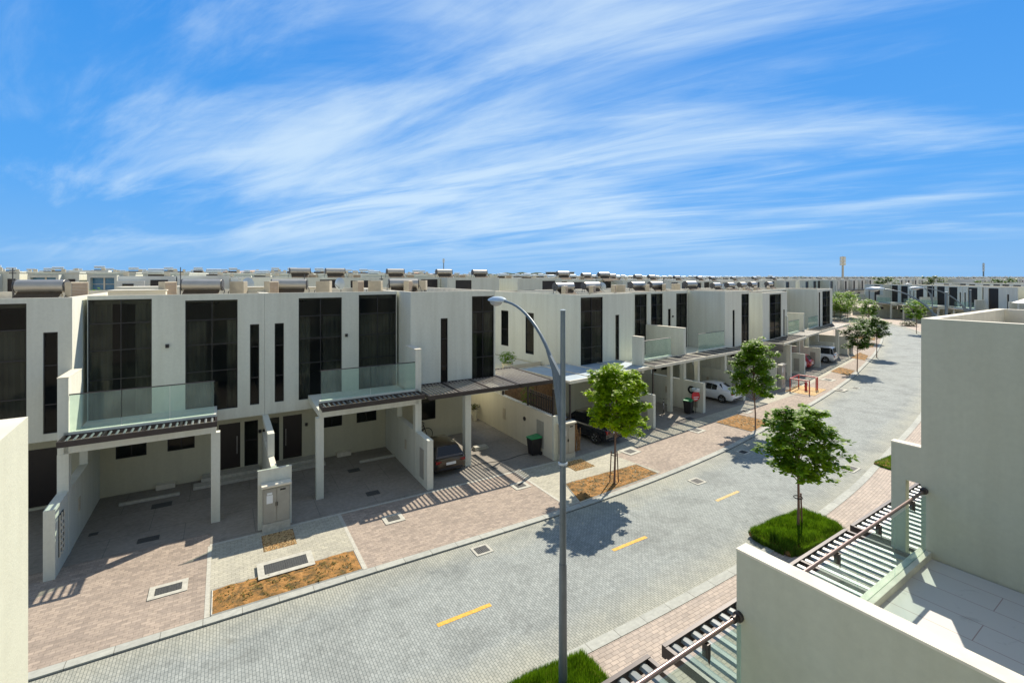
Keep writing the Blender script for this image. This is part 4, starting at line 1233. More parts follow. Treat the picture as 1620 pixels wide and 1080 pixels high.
def gravel(fr, x0, x1, y0, y1, label, seed, dens=520):
    rnd = random.Random(seed); m = MB()
    for k in range(dens):
        x, y = rnd.uniform(x0, x1), rnd.uniform(y0, y1); r = rnd.uniform(.02, .045)
        p = fr.w(x, y, .006)
        a = rnd.uniform(0, 3)
        vs = [(p[0] + r * math.cos(a + q * PI / 2.5), p[1] + r * math.sin(a + q * PI / 2.5), .006) for q in range(5)]
        t = (p[0], p[1], .006 + r * rnd.uniform(.6, 1.1))
        for q in range(5): m.face([vs[q], vs[(q + 1) % 5], t])
    o = m.build('gravel_patch', 'gravel'); tag(o, label, 'gravel', kind='stuff')
gravel(FS, 1.3, 2.35, 19.75, 20.95, 'square of golden pebbles in front of the meter cabinet', 1, 620)
gravel(FS, 15.6, 16.9, 19.7, 20.9, 'patch of golden pebbles beside the lamp post', 2, 560)
sheet('gravel_base', FS, 1.27, 2.38, 19.72, 20.98, .004, 'soil'); sheet('gravel_base', FS, 15.6, 16.9, 19.7, 20.9, .004, 'soil')

def grass_pad(fr, x0, x1, y0, y1, h, label, seed, n=9000):
    root = empty('grass_bed', fr.w((x0 + x1) / 2, (y0 + y1) / 2), fr.a); tag(root, label, 'grass bed', 'thick grass beds on the near pavement')
    rnd = random.Random(seed); hx, hy = (x1 - x0) / 2, (y1 - y0) / 2
    m = MB(); m.box(-hx + .1, hx - .1, -hy + .1, hy - .1, 0, h * .45); m.build('soil', 'soil', root, bevel=.08)
    lf = MB()
    def inside(x, y):
        r = .55; ax, ay = abs(x) - (hx - r), abs(y) - (hy - r)
        return not (ax > 0 and ay > 0 and ax * ax + ay * ay > r * r)
    for k in range(n):
        x, y = rnd.uniform(-hx, hx), rnd.uniform(-hy, hy)
        if not inside(x, y): continue
        e = min(hx - abs(x), hy - abs(y)); top = h * (.55 + .45 * min(1, e / .25)) * rnd.uniform(.66, 1.18) * (1 + .16 * math.sin(x * 4) * math.cos(y * 5))
        z0 = max(0, top - rnd.uniform(.14, .26)); a = rnd.uniform(0, 6.3); w = .008; l = rnd.uniform(-.05, .05)
        dx, dy = math.cos(a) * w, math.sin(a) * w
        lf.face([(x - dx, y - dy, z0), (x + dx, y + dy, z0), (x + l, y + rnd.uniform(-.05, .05), top)])
    for k in range(n // 5):   # skirts
        a = rnd.uniform(0, 2 * PI); c, s_ = math.cos(a), math.sin(a)
        q = 1 / max(abs(c) / hx, abs(s_) / hy); x, y = c * q * .97, s_ * q * .97
        if not inside(x, y): x *= .93; y *= .93
        w = .012; ang = a + PI / 2 + rnd.uniform(-.5, .5)
        dx, dy = math.cos(ang) * w, math.sin(ang) * w; top = h * rnd.uniform(.35, .75)
        lf.face([(x - dx, y - dy, 0), (x + dx, y + dy, 0), (x + c * rnd.uniform(-.02, .09), y + s_ * rnd.uniform(-.02, .09), top)])
    o = lf.build('grass', 'lawn_grass', root); o['kind'] = 'stuff'
GF = SF(0, 0, -2.7)
def gxy(X, Y): return ((X * GF.u[0] + Y * GF.u[1]), (X * GF.n[0] + Y * GF.n[1]))
cx, cy = gxy(11.15, 18.8); grass_pad(GF, cx - 1.95, cx + 1.8, cy - .9, cy + .95, .42, 'square of thick green grass around the open leafy tree', 1, 26000)
cx, cy = gxy(1.45, 11.45); grass_pad(GF, cx - 1.9, cx + 1.0, cy - .95, cy + .95, .40, 'thick grass bed at the foot of the lamp post, cut by the bottom edge', 2, 24000)
cx, cy = gxy(21.2, 26.1); grass_pad(GF, cx - 1.9, cx + 1.9, cy - 1.1, cy + .75, .22, 'grass bed half hidden by the near tall wall', 3, 12000)
cx, cy = gxy(76.5, 93.5)
for j, (x, y, hh, hw) in enumerate(((80.8, 98.5, .8, 1.7), (74.3, 101, .9, 4.0))):
    root = empty('shrub', (x, y, 0)); tag(root, ['round clipped shrub on the pavement of the bend', 'wide green hedge patch at the end of the road'][j], 'shrub')
    m = MB(); leafmesh(m, (0, 0, hh * .6), (hw, hw * .7, hh * .8), 900, .25, random.Random(j)); m.build('foliage', 'leaf_mid' if j else 'leaf_olive', root)

# ------------------------------------------------------------------ manhole covers
def cover(s, t, w, d, label, frame=.14, rot=0, z=.005, grate=True):
    fr = SF(s, t, rot)
    root = empty('manhole_cover', fr.w(0, 0, z), fr.a); tag(root, label, 'manhole cover', 'manhole and drain covers')
    m = MB()
    a, b = w / 2 + frame, d / 2 + frame
    if frame:
        m.box(-a, a, -b, -d / 2, 0, .018); m.box(-a, a, d / 2, b, 0, .018); m.box(-a, -w / 2, -d / 2, d / 2, 0, .018); m.box(w / 2, a, -d / 2, d / 2, 0, .018)
        m.build('frame', 'concrete_frame', root)
    m = MB(); m.box(-w / 2 + .01, w / 2 - .01, -d / 2 + .01, d / 2 - .01, 0, .010)
    if grate:
        n = max(3, int(w / .07))
        for k in range(n):
            x = -w / 2 + .02 + (w - .04) * (k + .2) / n; m.box(x, x + .03, -d / 2 + .03, d / 2 - .03, .0101, .018)
        m.box(-.015, .015, -d / 2 + .02, d / 2 - .02, .0102, .022)
    m.build('lid', 'cast_iron', root)
MC = [(-1.5, 18.95, .72, .42, 'framed cover in the leftmost pink drive', .2), (6.05, 19.71, .5, .42, 'framed cover in the pink drive below the second carport', .2), (12.23, 19.70, .5, .42, 'framed cover at the tip of the striped pergola shadow', .2),
      (20.04, 20.32, .6, .5, 'framed cover right of the staked tree trunk', .22), (26.5, 20.9, .6, .5, 'framed cover left of the slender tree bed', .22), (33.3, 22.0, .6, .5, 'framed cover right of the slender tree bed', .22),
      (39.0, 23.6, .6, .5, 'framed cover left of the red barrier', .25), (50.5, 24.6, .7, .6, 'framed cover in front of the first striped bed', .3), (47.0, 21.9, .6, .5, 'framed cover nearer the kerb beyond the red barrier', .3)]
for s, t, w, d, l, f in MC: cover(s, t, w, d, 'dark iron ' + l, f * .8, 7 if s > 20 else 0, .002)
for s, t, w, d, l in [(8.17, 15.84, .5, .42, 'square drain grate in the road near the kerb, left of the lamp post'), (20.0, 15.73, .5, .45, 'square cover in the road in front of the staked tree bed'), (25.6, 17.0, .5, .4, 'square cover in the road by the slender tree shadow'), (28.2, 12.66, .8, .5, 'long cover in the road right of the open leafy tree'), (49.1, 21.6, .5, .4, 'far cover in the road beyond the red barrier')]:
    cover(s, t, w, d, l, .09, 5 if s > 20 else 0, -.036)
for s, t, w, d, l in [(-2.44, 22.93, .7, .4, 'dark cover at the front of the leftmost carport floor'), (-2.3, 26.06, .75, .5, 'dark cover at the back of the leftmost carport floor'), (-4.32, 24.48, .3, .25, 'small dark cover by the leftmost partition wall'), (5.95, 22.5, .6, .45, 'dark cover at the front of the second carport floor'), (5.81, 25.65, .6, .45, 'dark cover at the back of the second carport floor'), (12.0, 22.25, .7, .4, 'dark cover under the striped pergola shadow'), (28.2, 22.9, .8, .45, 'dark cover on the floor of the bicycle carport')]:
    cover(s, t, w, d, l, 0, 0, .012, False)
cover(1.87, 18.35, 1.35, .62, 'large iron cover in a raised pale frame at the edge of the brown bed', .2, 0, .075)
for j, (s, t, l) in enumerate(((-2.8, 26.9, 2.2), (7.3, 26.5, 2.0))):
    o = empty('wheel_stop', FS.w(s, t, .01), FS.a); tag(o, ['low concrete wheel stop in the leftmost carport', 'low concrete wheel stop in the second carport'][j], 'wheel stop')
    m = MB(); m.box(-l / 2, l / 2, -.08, .08, 0, .12); m.build('block', 'concrete_frame', o, bevel=.02)

# ------------------------------------------------------------------ street lamps
def make_lamp(H=9.2, arm=2.8, rise=1.5):
    root = empty('street_lamp', (0, 0, 0))
    m = MB(); m.tube([(0, 0, 0), (0, 0, 3.2), (0, 0, 3.2), (0, 0, H)], [.105, .092, .082, .058], 12); m.build('pole', 'pole_paint', root, 30)
    m = MB(); m.lathe([(.11, 0), (.11, .05), (.10, .06)], (0, 0, 5.55), 'z', 12); m.lathe([(.068, 0), (.075, .02), (.01, .03)], (0, 0, H), 'z', 12); m.lathe([(.22, 0), (.22, .03), (.12, .05)], (0, 0, 0), 'z', 12); m.build('collar', 'lamp_grey', root)
    pts = []
    for k in range(15):
        f = k / 14
        pts.append((0, .05 + arm * (1 - math.cos(f * PI / 2)) * .55 + arm * f * .45, H - 2.15 + (rise + .75) * math.sin(f * PI / 2) ** .9))
    m = MB(); m.tube(pts, [.05 - .018 * k / 14 for k in range(15)], 8); ao = m.build('arm', 'pole_paint', root, 50)
    # gusset where arm leaves the pole
    m = MB(); z0 = H - 2.95
    q = [(0, .07, z0), (0, .07, H - 1.55), (0, pts[5][1], pts[5][2]), (0, pts[3][1], pts[3][2] - .16)]
    for x in (-.035, .035): m.face([(x, p[1], p[2]) for p in q])
    for i in range(4):
        a, b = q[i], q[(i + 1) % 4]; m.face([(-.035, a[1], a[2]), (.035, a[1], a[2]), (.035, b[1], b[2]), (-.035, b[1], b[2])])
    m.build('gusset', 'pole_paint', root)
    e = pts[-1]
    m = MB(); rings = []
    for k in range(13):
        f = k / 12; y = e[1] - .12 + .95 * f
        w = .17 * math.sin(min(1, f * 2.2 + .25) * PI / 2) * (1 - max(0, f - .55) ** 2 * 3.2); w = max(.02, w)
        ht = .13 * math.sin(min(1, f * 2.0 + .3) * PI / 2) * (1 - max(0, f - .5) ** 2 * 3.0); ht = max(.02, ht)
        ring = [m.vert((math.cos(a) * w, y, e[2] + (math.sin(a) * ht if math.sin(a) > 0 else math.sin(a) * ht * .35))) for a in [2 * PI * j / 14 for j in range(14)]]
        rings.append(ring)
    for a, b in zip(rings, rings[1:]):
        for j in range(14): m.f.append([a[j], a[(j+1) % 14], b[(j+1) % 14], b[j]]); m.m.append(0)
    m.f.append(rings[0][::-1]); m.m.append(0); m.f.append(rings[-1]); m.m.append(0)
    ho = m.build('lamp_head', 'lamp_grey', root, 50)
    m = MB(); rings = []
    for k in range(7):
        ph = PI / 2 * k / 6
        rings.append([m.vert((math.cos(a) * .15 * math.cos(ph), e[1] + .42 + math.sin(a) * .27 * math.cos(ph), e[2] - .03 - .13 * math.sin(ph))) for a in [2 * PI * j / 16 for j in range(16)]])
    for a, b in zip(rings, rings[1:]):
        for j in range(16): m.f.append([a[j], a[(j+1) % 16], b[(j+1) % 16], b[j]]); m.m.append(0)
    m.build('lens', 'lamp_lens', ho, 60)
    return root
L0 = make_lamp()
L0.location = (1.21, 11.5, 0); L0.rotation_euler = (0, 0, R(31.0)); tag(L0, 'tall grey street lamp in the centre foreground with a long curved arm', 'street lamp', 'curved arm street lamps')
for j, (x, y, a, sc) in enumerate(((22.55, 25.1, 31, 1), (34.6, 36.5, 55, .98), (66.5, 76.5, 40, .95))):
    o = copy_tree(L0); o.location = (x, y, 0); o.rotation_euler = (0, 0, R(a)); o.scale = (sc, sc, sc)
    tag(o, ['street lamp with its arm just above the near tall wall, left one of the pair', 'street lamp further right above the near tall wall', 'far street lamp left of the near tall wall by the bend'][j], 'street lamp', 'curved arm street lamps')

def mast(loc, h, label, head=(2.2, 3.6), r=.25, cream=False):
    o = empty('floodlight_mast', loc); tag(o, label, 'mast')
    m = MB(); m.tube([(0, 0, 0), (0, 0, h)], [r * 1.3, r], 8); m.build('pole', 'beige_metal' if cream else 'pole_paint', o, 40)
    m = MB(); w, hh = head
    for k in range(3): m.box(-w / 2, w / 2, -.4, .4, h - hh + hh / 3 * k, h - hh + hh / 3 * k + hh * .29)
    m.build('floodlight', 'coping' if cream else 'lamp_grey', o)
mast((171, 250, 0), 20.6, 'cream floodlight mast with a tall panel head above the roofs, right of centre', (2.6, 4.6), .45, True)
mast((390, 400, 0), 21.5, 'thin grey mast on the skyline at far right', (1.3, 7), .45)
mast((-41, 290, 0), 21, 'thin mast on the skyline above the near roofs, left of centre', (1.2, 2.5), .25)

# ------------------------------------------------------------------ cars
def car(fr, x, y, paint, label, L=4.4, Wd=1.8, Hh=1.45, kind='hatch', plate=True, rz=0):
    """local: +y forward, rear bumper at y=0"""
    p = fr.w(x, y, .01)
    root = empty('parked_car', p, fr.a + rz); tag(root, label, 'car', 'cars parked in the carports')
    hw = Wd / 2
    # lower body stations: y, zb, zt, half width
    belt = {'hatch': .92, 'sedan': .90, 'suv': 1.05}[kind]
    st = {'hatch': [(0, .42, .78, .70), (.05, .30, .88, .84), (.25, .24, belt + .02, .95), (.9, .2, belt + .02, 1.0), (2.2, .2, belt, 1.0), (3.1, .2, belt - .02, 1.0), (3.7, .22, .84, .97), (4.2, .26, .74, .88), (4.38, .34, .64, .72), (4.4, .42, .56, .62)],
          'sedan': [(0, .42, .80, .70), (.05, .30, .96, .82), (.2, .24, 1.02, .93), (.9, .2, .98, 1.0), (2.2, .2, belt, 1.0), (3.2, .2, belt - .02, 1.0), (3.9, .22, .82, .96), (4.4, .26, .72, .86), (4.6, .34, .62, .70), (4.62, .42, .55, .6)],
          'suv': [(0, .5, .95, .78), (.05, .36, 1.02, .9), (.25, .30, belt, .97), (.9, .26, belt, 1.0), (2.2, .26, belt, 1.0), (3.2, .26, belt - .02, 1.0), (3.9, .28, .98, .97), (4.3, .32, .90, .92), (4.45, .38, .8, .82), (4.48, .46, .7, .75)]}[kind]
    k = L / st[-1][0]
    m = MB(); rings = []
    for yy, zb, zt, w in st:
        w *= hw; yy *= k; h = zt - zb
        pr = [(-w * .86, zb), (-w * .97, zb + h * .12), (-w, zb + h * .45), (-w * .985, zb + h * .72), (-w * .93, zb + h * .93), (-w * .84, zt), (0, zt + .025), (w * .84, zt), (w * .93, zb + h * .93), (w * .985, zb + h * .72), (w, zb + h * .45), (w * .97, zb + h * .12), (w * .86, zb), (0, zb)]
        rings.append([m.vert((q[0], yy, q[1])) for q in pr])
    n = 14
    for a, b in zip(rings, rings[1:]):
        for j in range(n): m.f.append([a[j], a[(j+1) % n], b[(j+1) % n], b[j]]); m.m.append(0)
    m.f.append(rings[0][::-1]); m.m.append(0); m.f.append(rings[-1]); m.m.append(0)
    # cabin
    cb = {'hatch': [(.10, belt, .66), (.55, Hh - .07, .60), (.95, Hh - .01, .62), (1.7, Hh, .63), (2.35, Hh - .07, .61), (3.15, belt, .70)],
          'sedan': [(.75, .98, .62), (1.35, Hh - .08, .57), (1.8, Hh, .59), (2.3, Hh, .60), (2.8, Hh - .09, .58), (3.6, belt, .70)],
          'suv': [(.06, belt, .80), (.22, Hh - .12, .73), (.4, Hh - .01, .72), (1.6, Hh, .73), (2.6, Hh - .06, .72), (3.3, belt, .80)]}[kind]
    top = []; bot = []
    for yy, zz, w in cb:
        yy *= k; w *= hw * 1.05 / .9 * .95
        top.append((yy, zz, w)); bot.append((yy, belt - .05, min(hw * .9, hw * .88)))
    rings = []
    for (yy, zz, w), (_, bz, bw) in zip(top, bot):
        zz = max(zz, bz + .02); f = (zz - bz) / (Hh - bz)
        ww = bw + (w - bw) * f
        pr = [(-bw, bz), (-ww, zz - .05 * f), (-ww * .9, zz), (0, zz + .02 * f), (ww * .9, zz), (ww, zz - .05 * f), (bw, bz)]
        rings.append([m.vert((q[0], yy, q[1])) for q in pr])
    for a, b in zip(rings, rings[1:]):
        for j in range(6): m.f.append([a[j], a[j+1], b[j+1], b[j]]); m.m.append(0)
    m.build('body', paint, root, 42)
    # glass, slightly proud of the cabin
    g = MB(); R_ = [[Vector(m.v[i]) for i in r] for r in rings]
    def quad(a, b, c, d, off, ins=.12):
        ce = (a + b + c + d) / 4
        nrm = (b - a).cross(d - a).normalized()
        if nrm.dot(off) < 0: nrm = -nrm
        g.face([tuple(v + (ce - v) * ins + nrm * .012) for v in (a, b, c, d)])
    nC = len(R_)
    for s_, jj in ((-1, (0, 1)), (1, (6, 5))):
        for i in range(1 if kind != 'suv' else 0, nC - 1):
            a, b = R_[i][jj[0]], R_[i+1][jj[0]]; d, c = R_[i][jj[1]], R_[i+1][jj[1]]
            lift = lambda lo, hi: lo + (hi - lo) * .08
            quad(lift(a, d), lift(b, c), b + (c - b) * .95, a + (d - a) * .95, Vector((s_, 0, .2)), .05)
    quad(R_[0][1] + (R_[1][1] - R_[0][1]) * .15, R_[0][5] + (R_[1][5] - R_[0][5]) * .15, R_[1][4], R_[1][2], Vector((0, -1, .5)), .10)
    quad(R_[-1][1], R_[-1][5], R_[-2][4], R_[-2][2], Vector((0, 1, .5)), .10)
    g.build('window', 'car_glass', root)
    # wheels
    wr = .33 if kind != 'suv' else .38
    for yy in (.85 * k, 3.55 * k if kind != 'suv' else 3.6 * k):
        for s_ in (-1, 1):
            cx = s_ * (hw - .09)
            m = MB(); m.lathe([(wr * .62, -.10), (wr * .95, -.10), (wr, -.07), (wr, .07), (wr * .95, .10), (wr * .62, .10)], (cx, yy, wr), 'x', 20); wo = m.build('wheel', 'rubber', root, 40)
            m = MB(); xo = cx + s_ * .085
            for q in range(5):
                a = q * 2 * PI / 5; a2 = a + .28; a1 = a - .28
                m.face([(xo, yy + .04 * math.cos(a1), wr + .04 * math.sin(a1)), (xo + s_ * .01, yy + wr * .62 * math.cos(a1 + .12), wr + wr * .62 * math.sin(a1 + .12)), (xo + s_ * .01, yy + wr * .62 * math.cos(a2 - .12), wr + wr * .62 * math.sin(a2 - .12)), (xo, yy + .04 * math.cos(a2), wr + .04 * math.sin(a2))])
            m.lathe([(wr * .60, -.01), (wr * .64, .012), (wr * .60, .02)], (xo, yy, wr), 'x', 20)
            m.build('rim', 'alloy', wo)
            m = MB(); xa = s_ * (hw - .004)       # dark arch
            for q in range(10):
                a, b = PI * q / 10, PI * (q + 1) / 10
                m.face([(xa, yy + (wr + .015) * math.cos(a), wr + (wr + .015) * math.sin(a)), (xa, yy + (wr + .015) * math.cos(b), wr + (wr + .015) * math.sin(b)), (xa, yy, wr)])
            m.build('wheel_arch', 'rubber', root)
    zl = {'hatch': .74, 'sedan': .80, 'suv': .86}[kind]
    for s_ in (-1, 1):
        m = MB(); m.box(s_ * hw * .72 - .16, s_ * hw * .72 + .16, .0, .14, zl - (.06 if kind != 'suv' else .14), zl + .07); m.build('tail_light', 'tail_light', root, bevel=.02)
        m = MB(); m.box(s_ * hw * .62 - .16, s_ * hw * .62 + .16, L - .25, L - .08, .58 if kind != 'suv' else .74, .70 if kind != 'suv' else .88); m.build('headlight', 'head_light', root, bevel=.02)
        m = MB(); m.box(s_ * (hw + .10) - .09, s_ * (hw + .10) + .09, 2.85 * k, 2.97 * k, belt, belt + .14); m.build('mirror', paint, root, bevel=.03)
    if plate:
        m = MB(); m.box(-.26, .26, -.012, .03, zl - .16, zl - .03); m.build('number_plate', 'plate_white', root)
    m = MB(); m.box(-hw * .72, hw * .72, -.02, .12, .33, .44); m.build('bumper', 'black_plastic', root, bevel=.03)
    return root
car(FA, 14.75, .95, 'car_bronze', 'dark bronze hatchback parked rear outward under the end house', 4.2, 1.78, 1.44, 'hatch')
car(FB, 4.5, -.55, 'car_black', 'black SUV half hidden behind the bright green tree', 4.6, 1.88, 1.68, 'suv')
car(FB, 19.45, -.15, 'car_white', 'white sedan parked behind the low wall with the red sign', 4.6, 1.82, 1.44, 'sedan')
car(FC, 12.6, .3, 'car_red', 'red hatchback peeping out past the low wall', 4.2, 1.78, 1.5, 'hatch')
car(FC, 10.6, .5, 'car_white', 'white car just showing behind the low wall beside the red hatchback', 4.2, 1.78, 1.5, 'hatch')
car(FC, 18.7, -.6, 'car_silver', 'silver white boxy off-roader at the far end of the carports', 4.6, 1.9, 1.85, 'suv')

# ------------------------------------------------------------------ small things
def wheelie_bin(fr, x, y, label, rz=0):
    root = empty('wheelie_bin', fr.w(x, y, .01), fr.a + rz); tag(root, label, 'bin', 'black bins with green lids')
    m = MB(); v = []
    for z, a, b in ((.06, .22, .26), (.95, .29, .34)):
        v.append([m.vert(q) for q in ((-a, -b, z), (a, -b, z), (a, b, z), (-a, b, z))])
    for j in range(4): m.f.append([v[0][j], v[0][(j+1) % 4], v[1][(j+1) % 4], v[1][j]]); m.m.append(0)
    m.f.append(v[0][::-1]); m.m.append(0); m.build('body', 'black_plastic', root, bevel=.02)
    m = MB()
    a = [m.vert(q) for q in ((-.31, -.38, .955), (.31, -.38, .955), (.31, .34, .955), (-.31, .34, .955), (-.29, -.36, 1.0), (.29, -.36, 1.0), (.29, .34, 1.06), (-.29, .34, 1.06))]
    for q in ((0, 3, 2, 1), (4, 5, 6, 7), (0, 1, 5, 4), (1, 2, 6, 5), (2, 3, 7, 6), (3, 0, 4, 7)): m.f.append([a[i] for i in q]); m.m.append(0)
    m.build('lid', 'green_plastic', root, bevel=.012)
    for s_ in (-1, 1):
        m = MB(); m.lathe([(.01, -.03), (.1, -.03), (.1, .03), (.01, .03)], (s_ * .25, .28, .1), 'x', 14); m.build('wheel', 'rubber', root)
    m = MB(); m.tube([(-.24, .38, .95), (.24, .38, .95)], .015, 6); m.build('handle', 'black_plastic', root)
wheelie_bin(FS, 15.05, 22.75, 'black wheelie bin with green lid against the cream boundary wall', -1.57)
wheelie_bin(FS, 29.3, 23.8, 'black wheelie bin with green lid beside the round red sign', -1.2)
wheelie_bin(FA, -2.1, .9, 'dark bin with green lid at the left edge behind the partition', 0)

def bicycle(fr, x, y, label, rz=0, col='black_plastic', sc=1.0):
    root = empty('bicycle', fr.w(x, y, .01), fr.a + rz, (sc,) * 3); tag(root, label, 'bicycle')
    for xx in (0, 1.0):
        m = MB(); pts = [(xx + .31 * math.cos(a), 0, .33 + .31 * math.sin(a)) for a in [2 * PI * k / 24 for k in range(25)]]
        m.tube(pts, .018, 5, cap=False); w = m.build('wheel', 'rubber', root)
        m = MB()
        for k in range(8):
            a = PI * k / 4; m.tube([(xx, 0, .33), (xx + .3 * math.cos(a), 0, .33 + .3 * math.sin(a))], .004, 3)
        m.build('spokes', 'alloy', w)
    m = MB()
    for a, b in (((0, 0, .33), (.42, 0, .30)), ((0, 0, .33), (.34, 0, .72)), ((.42, 0, .30), (.32, 0, .80)), ((.34, 0, .72), (.84, 0, .76)), ((.42, 0, .30), (.86, 0, .68)), ((.82, 0, .84), (1.0, 0, .33))):
        m.tube([a, b], .018, 6)
    m.build('frame', col, root)
    m = MB(); m.tube([(.80, 0, .84), (.79, 0, .96), (.79, .0, .96)], .014, 6); m.tube([(.74, -.27, .97), (.80, 0, .96), (.74, .27, .97)], .014, 6); m.build('handlebar', 'black_plastic', root)
    m = MB(); m.tube([(.16, 0, .83), (.28, 0, .84), (.42, 0, .83)], [.06, .07, .02], 8, ry=.4); m.build('saddle', 'black_plastic', root)
bicycle(FA, 14.3, 6.3, 'dark bicycle leaning on the wall in front of the bronze hatchback', .1, 'black_plastic', 1.25)
bicycle(FB, 12.2, 1.6, 'white framed bicycle standing in the shaded carport left of the green lidded bin', .6, 'car_white')
bicycle(FB, 11.6, 2.6, 'dark bicycle behind the white framed bicycle', .35, 'black_plastic')

# round red sign on the wall by the white sedan
root = empty('round_sign', FB.w(14.35, .35, 0), FB.a - .3); tag(root, 'round red and white sign leaning beside the low wall near the white sedan', 'sign')
m = MB(); m.lathe([(.01, -.02), (.36, -.02), (.36, .02), (.01, .02)], (0, 0, 1.25), 'y', 24, 0); m.build('disc', 'sign_red', root)
m = MB(); m.box(-.22, .24, -.03, -.021, 1.15, 1.20); m.box(-.18, .15, -.03, -.021, 1.0, 1.07); m.build('lettering', 'paper_white', root)
m = MB(); m.lathe([(.05, 0), (.30, .0), (.30, .18), (.05, .18)], (0, 0, 1.62), 'z', 16); m.build('shade', 'lamp_grey', root)
m = MB(); m.tube([(0, .05, 0), (0, .05, 1.6)], .02, 6); m.build('post', 'dark_metal', root)
root = empty('wall_tyre', FB.w(14.72, .95, 1.55), FB.a); tag(root, 'black oval wall mounted hose reel on the low wall left of the white sedan', 'hose reel')
m = MB(); m.lathe([(.16, -.06), (.27, -.06), (.30, 0), (.27, .06), (.16, .06), (.16, -.06)], (0, 0, 0), 'x', 18); m.build('reel', 'rubber', root, 50)

# red barrier and hydrant
bf = SF(42.7, 23.9, 12)
root = empty('barrier_frame', bf.w(0, 0, 0), bf.a); tag(root, 'red tubular guard frame around the fire hydrant', 'guard frame')
m = MB(); w, d, h_ = 2.3, 1.5, 1.1
for x, y in ((0, 0), (w, 0), (0, -d), (w, -d), (w * .82, -d)): m.tube([(x, y, 0), (x, y, h_)], .05, 8)
for a, b in (((0, 0), (w, 0)), ((w, 0), (w, -d)), ((0, 0), (0, -d)), ((0, -d), (.01, -d))): m.tube([(a[0], a[1], h_), (b[0], b[1], h_)], .05, 8)
m.build('frame', 'red_paint', root, 40)
root = empty('fire_hydrant', bf.w(1.2, -.9, 0), bf.a); tag(root, 'red fire hydrant inside the red guard frame', 'hydrant')
m = MB(); m.lathe([(.16, 0), (.16, .06), (.10, .08), (.10, .55), (.14, .57), (.14, .62), (.11, .70), (.04, .76), (.01, .78)], n=14); m.build('body', 'red_paint', root, 40)
for s_ in (-1, 1):
    m = MB(); m.lathe([(.055, 0), (.055, s_ * .08), (.075, s_ * .08), (.075, s_ * .13), (.01, s_ * .14)], (s_ * .09, 0, .44), 'x', 10); m.build('outlet', 'red_paint', root)
sheet('gravel_base', bf, -.4, 3.0, -2.0, .3, .012, 'gravel')
# timber stack
root = empty('timber_stack', FB.w(1.75, .2, 0), FB.a); tag(root, 'upright stack of brown timber offcuts beside the pale meter cabinet', 'timber')
rnd = random.Random(2); m = MB()
for k in range(9):
    x = k * .055; l = rnd.uniform(.9, 1.55); t = rnd.uniform(-.08, .08)
    m.tube([(x, rnd.uniform(-.15, .1), 0), (x + t, rnd.uniform(.0, .2), l)], .035, 4)
m.build('planks', 'timber', root)
def pot(fr, x, y, label, r=.2, h=.45, plant='leaf_mid', ph=.5, z=0.01, mat='stucco_cream', n=120):
    root = empty('potted_plant', fr.w(x, y, z), fr.a); tag(root, label, 'potted plant', 'potted plants')
    m = MB(); m.lathe([(r * .7, 0), (r, h), (r * .9, h), (r * .85, h - .05), (.01, h - .05)], n=14); m.build('pot', mat, root, 40)
    m = MB(); leafmesh(m, (0, 0, h + ph * .5), (r * 1.5, r * 1.5, ph * .6), n, .16, random.Random(int(x * 7 + y))); m.build('foliage', plant, root)
pot(FS, 15.1, 30.3, 'pale pot on the open drive against the cream wall', .2, .8, 'leaf_olive', .35)
pot(FS, 14.6, 33.0, 'pot with red flowers at the far end of the open drive', .22, .6, 'flower_red', .5)
for j, (x, y) in enumerate(((9.9, 4.5), (10.6, 4.9), (11.3, 4.6), (12.6, 5.2), (13.2, 4.6))):
    pot(FB, x, y, 'tall dark pot plant number %d from the left in the shaded bicycle carport' % (j + 1), .2, .4, 'leaf_dark', 1.2, n=160)
pot(FB, .9, 3.4, 'climbing plant behind the black picket screen', .3, 1.6, 'leaf_mid', 1.8, n=260)
pot(FB, 3.0, 8.3, 'green bush on the side terrace below the blank side wall', .45, .3, 'leaf_mid', .8, z=3.5, n=420)
pot(FB, 2.7, 10.5, 'bare branched pale plant at the back of the side terrace', .3, .3, 'leaf_olive', 1.1, z=3.5, n=120)
pot(FA, -.6, 22, 'palm like garden plant glimpsed over the roof at left', .7, 5.8, 'leaf_olive', 3.6, n=700)
pot(FA, -3.2, 25, 'bushy garden plant glimpsed over the roof at left', .7, 6.2, 'leaf_mid', 3.0, n=500)
# person-free items in the drive
root = empty('paving_slab_stack', FA.w(17.3, 3.4, 0), FA.a); tag(root, 'small stack of pale slabs on the sunny strip behind the hatchback column', 'slabs')
m = MB(); m.box(0, .9, 0, .4, .01, .10); m.box(.05, .85, .05, .38, .101, .18); m.build('slab', 'concrete_frame', root, bevel=.01)
# thin dark tube across the drive, standing in for a floor joint line
pts = []
for k in range(30):
    f = k / 29; p = W(11.1 + 3.9 * f, 22.95 + .10 * math.sin(f * 9)); pts.append((p[0], p[1], .02))
m = MB(); m.tube(pts, .012, 6); o = m.build('hose', 'black_plastic'); tag(o, 'thin dark floor line across the striped shadow to the drive', 'hose')
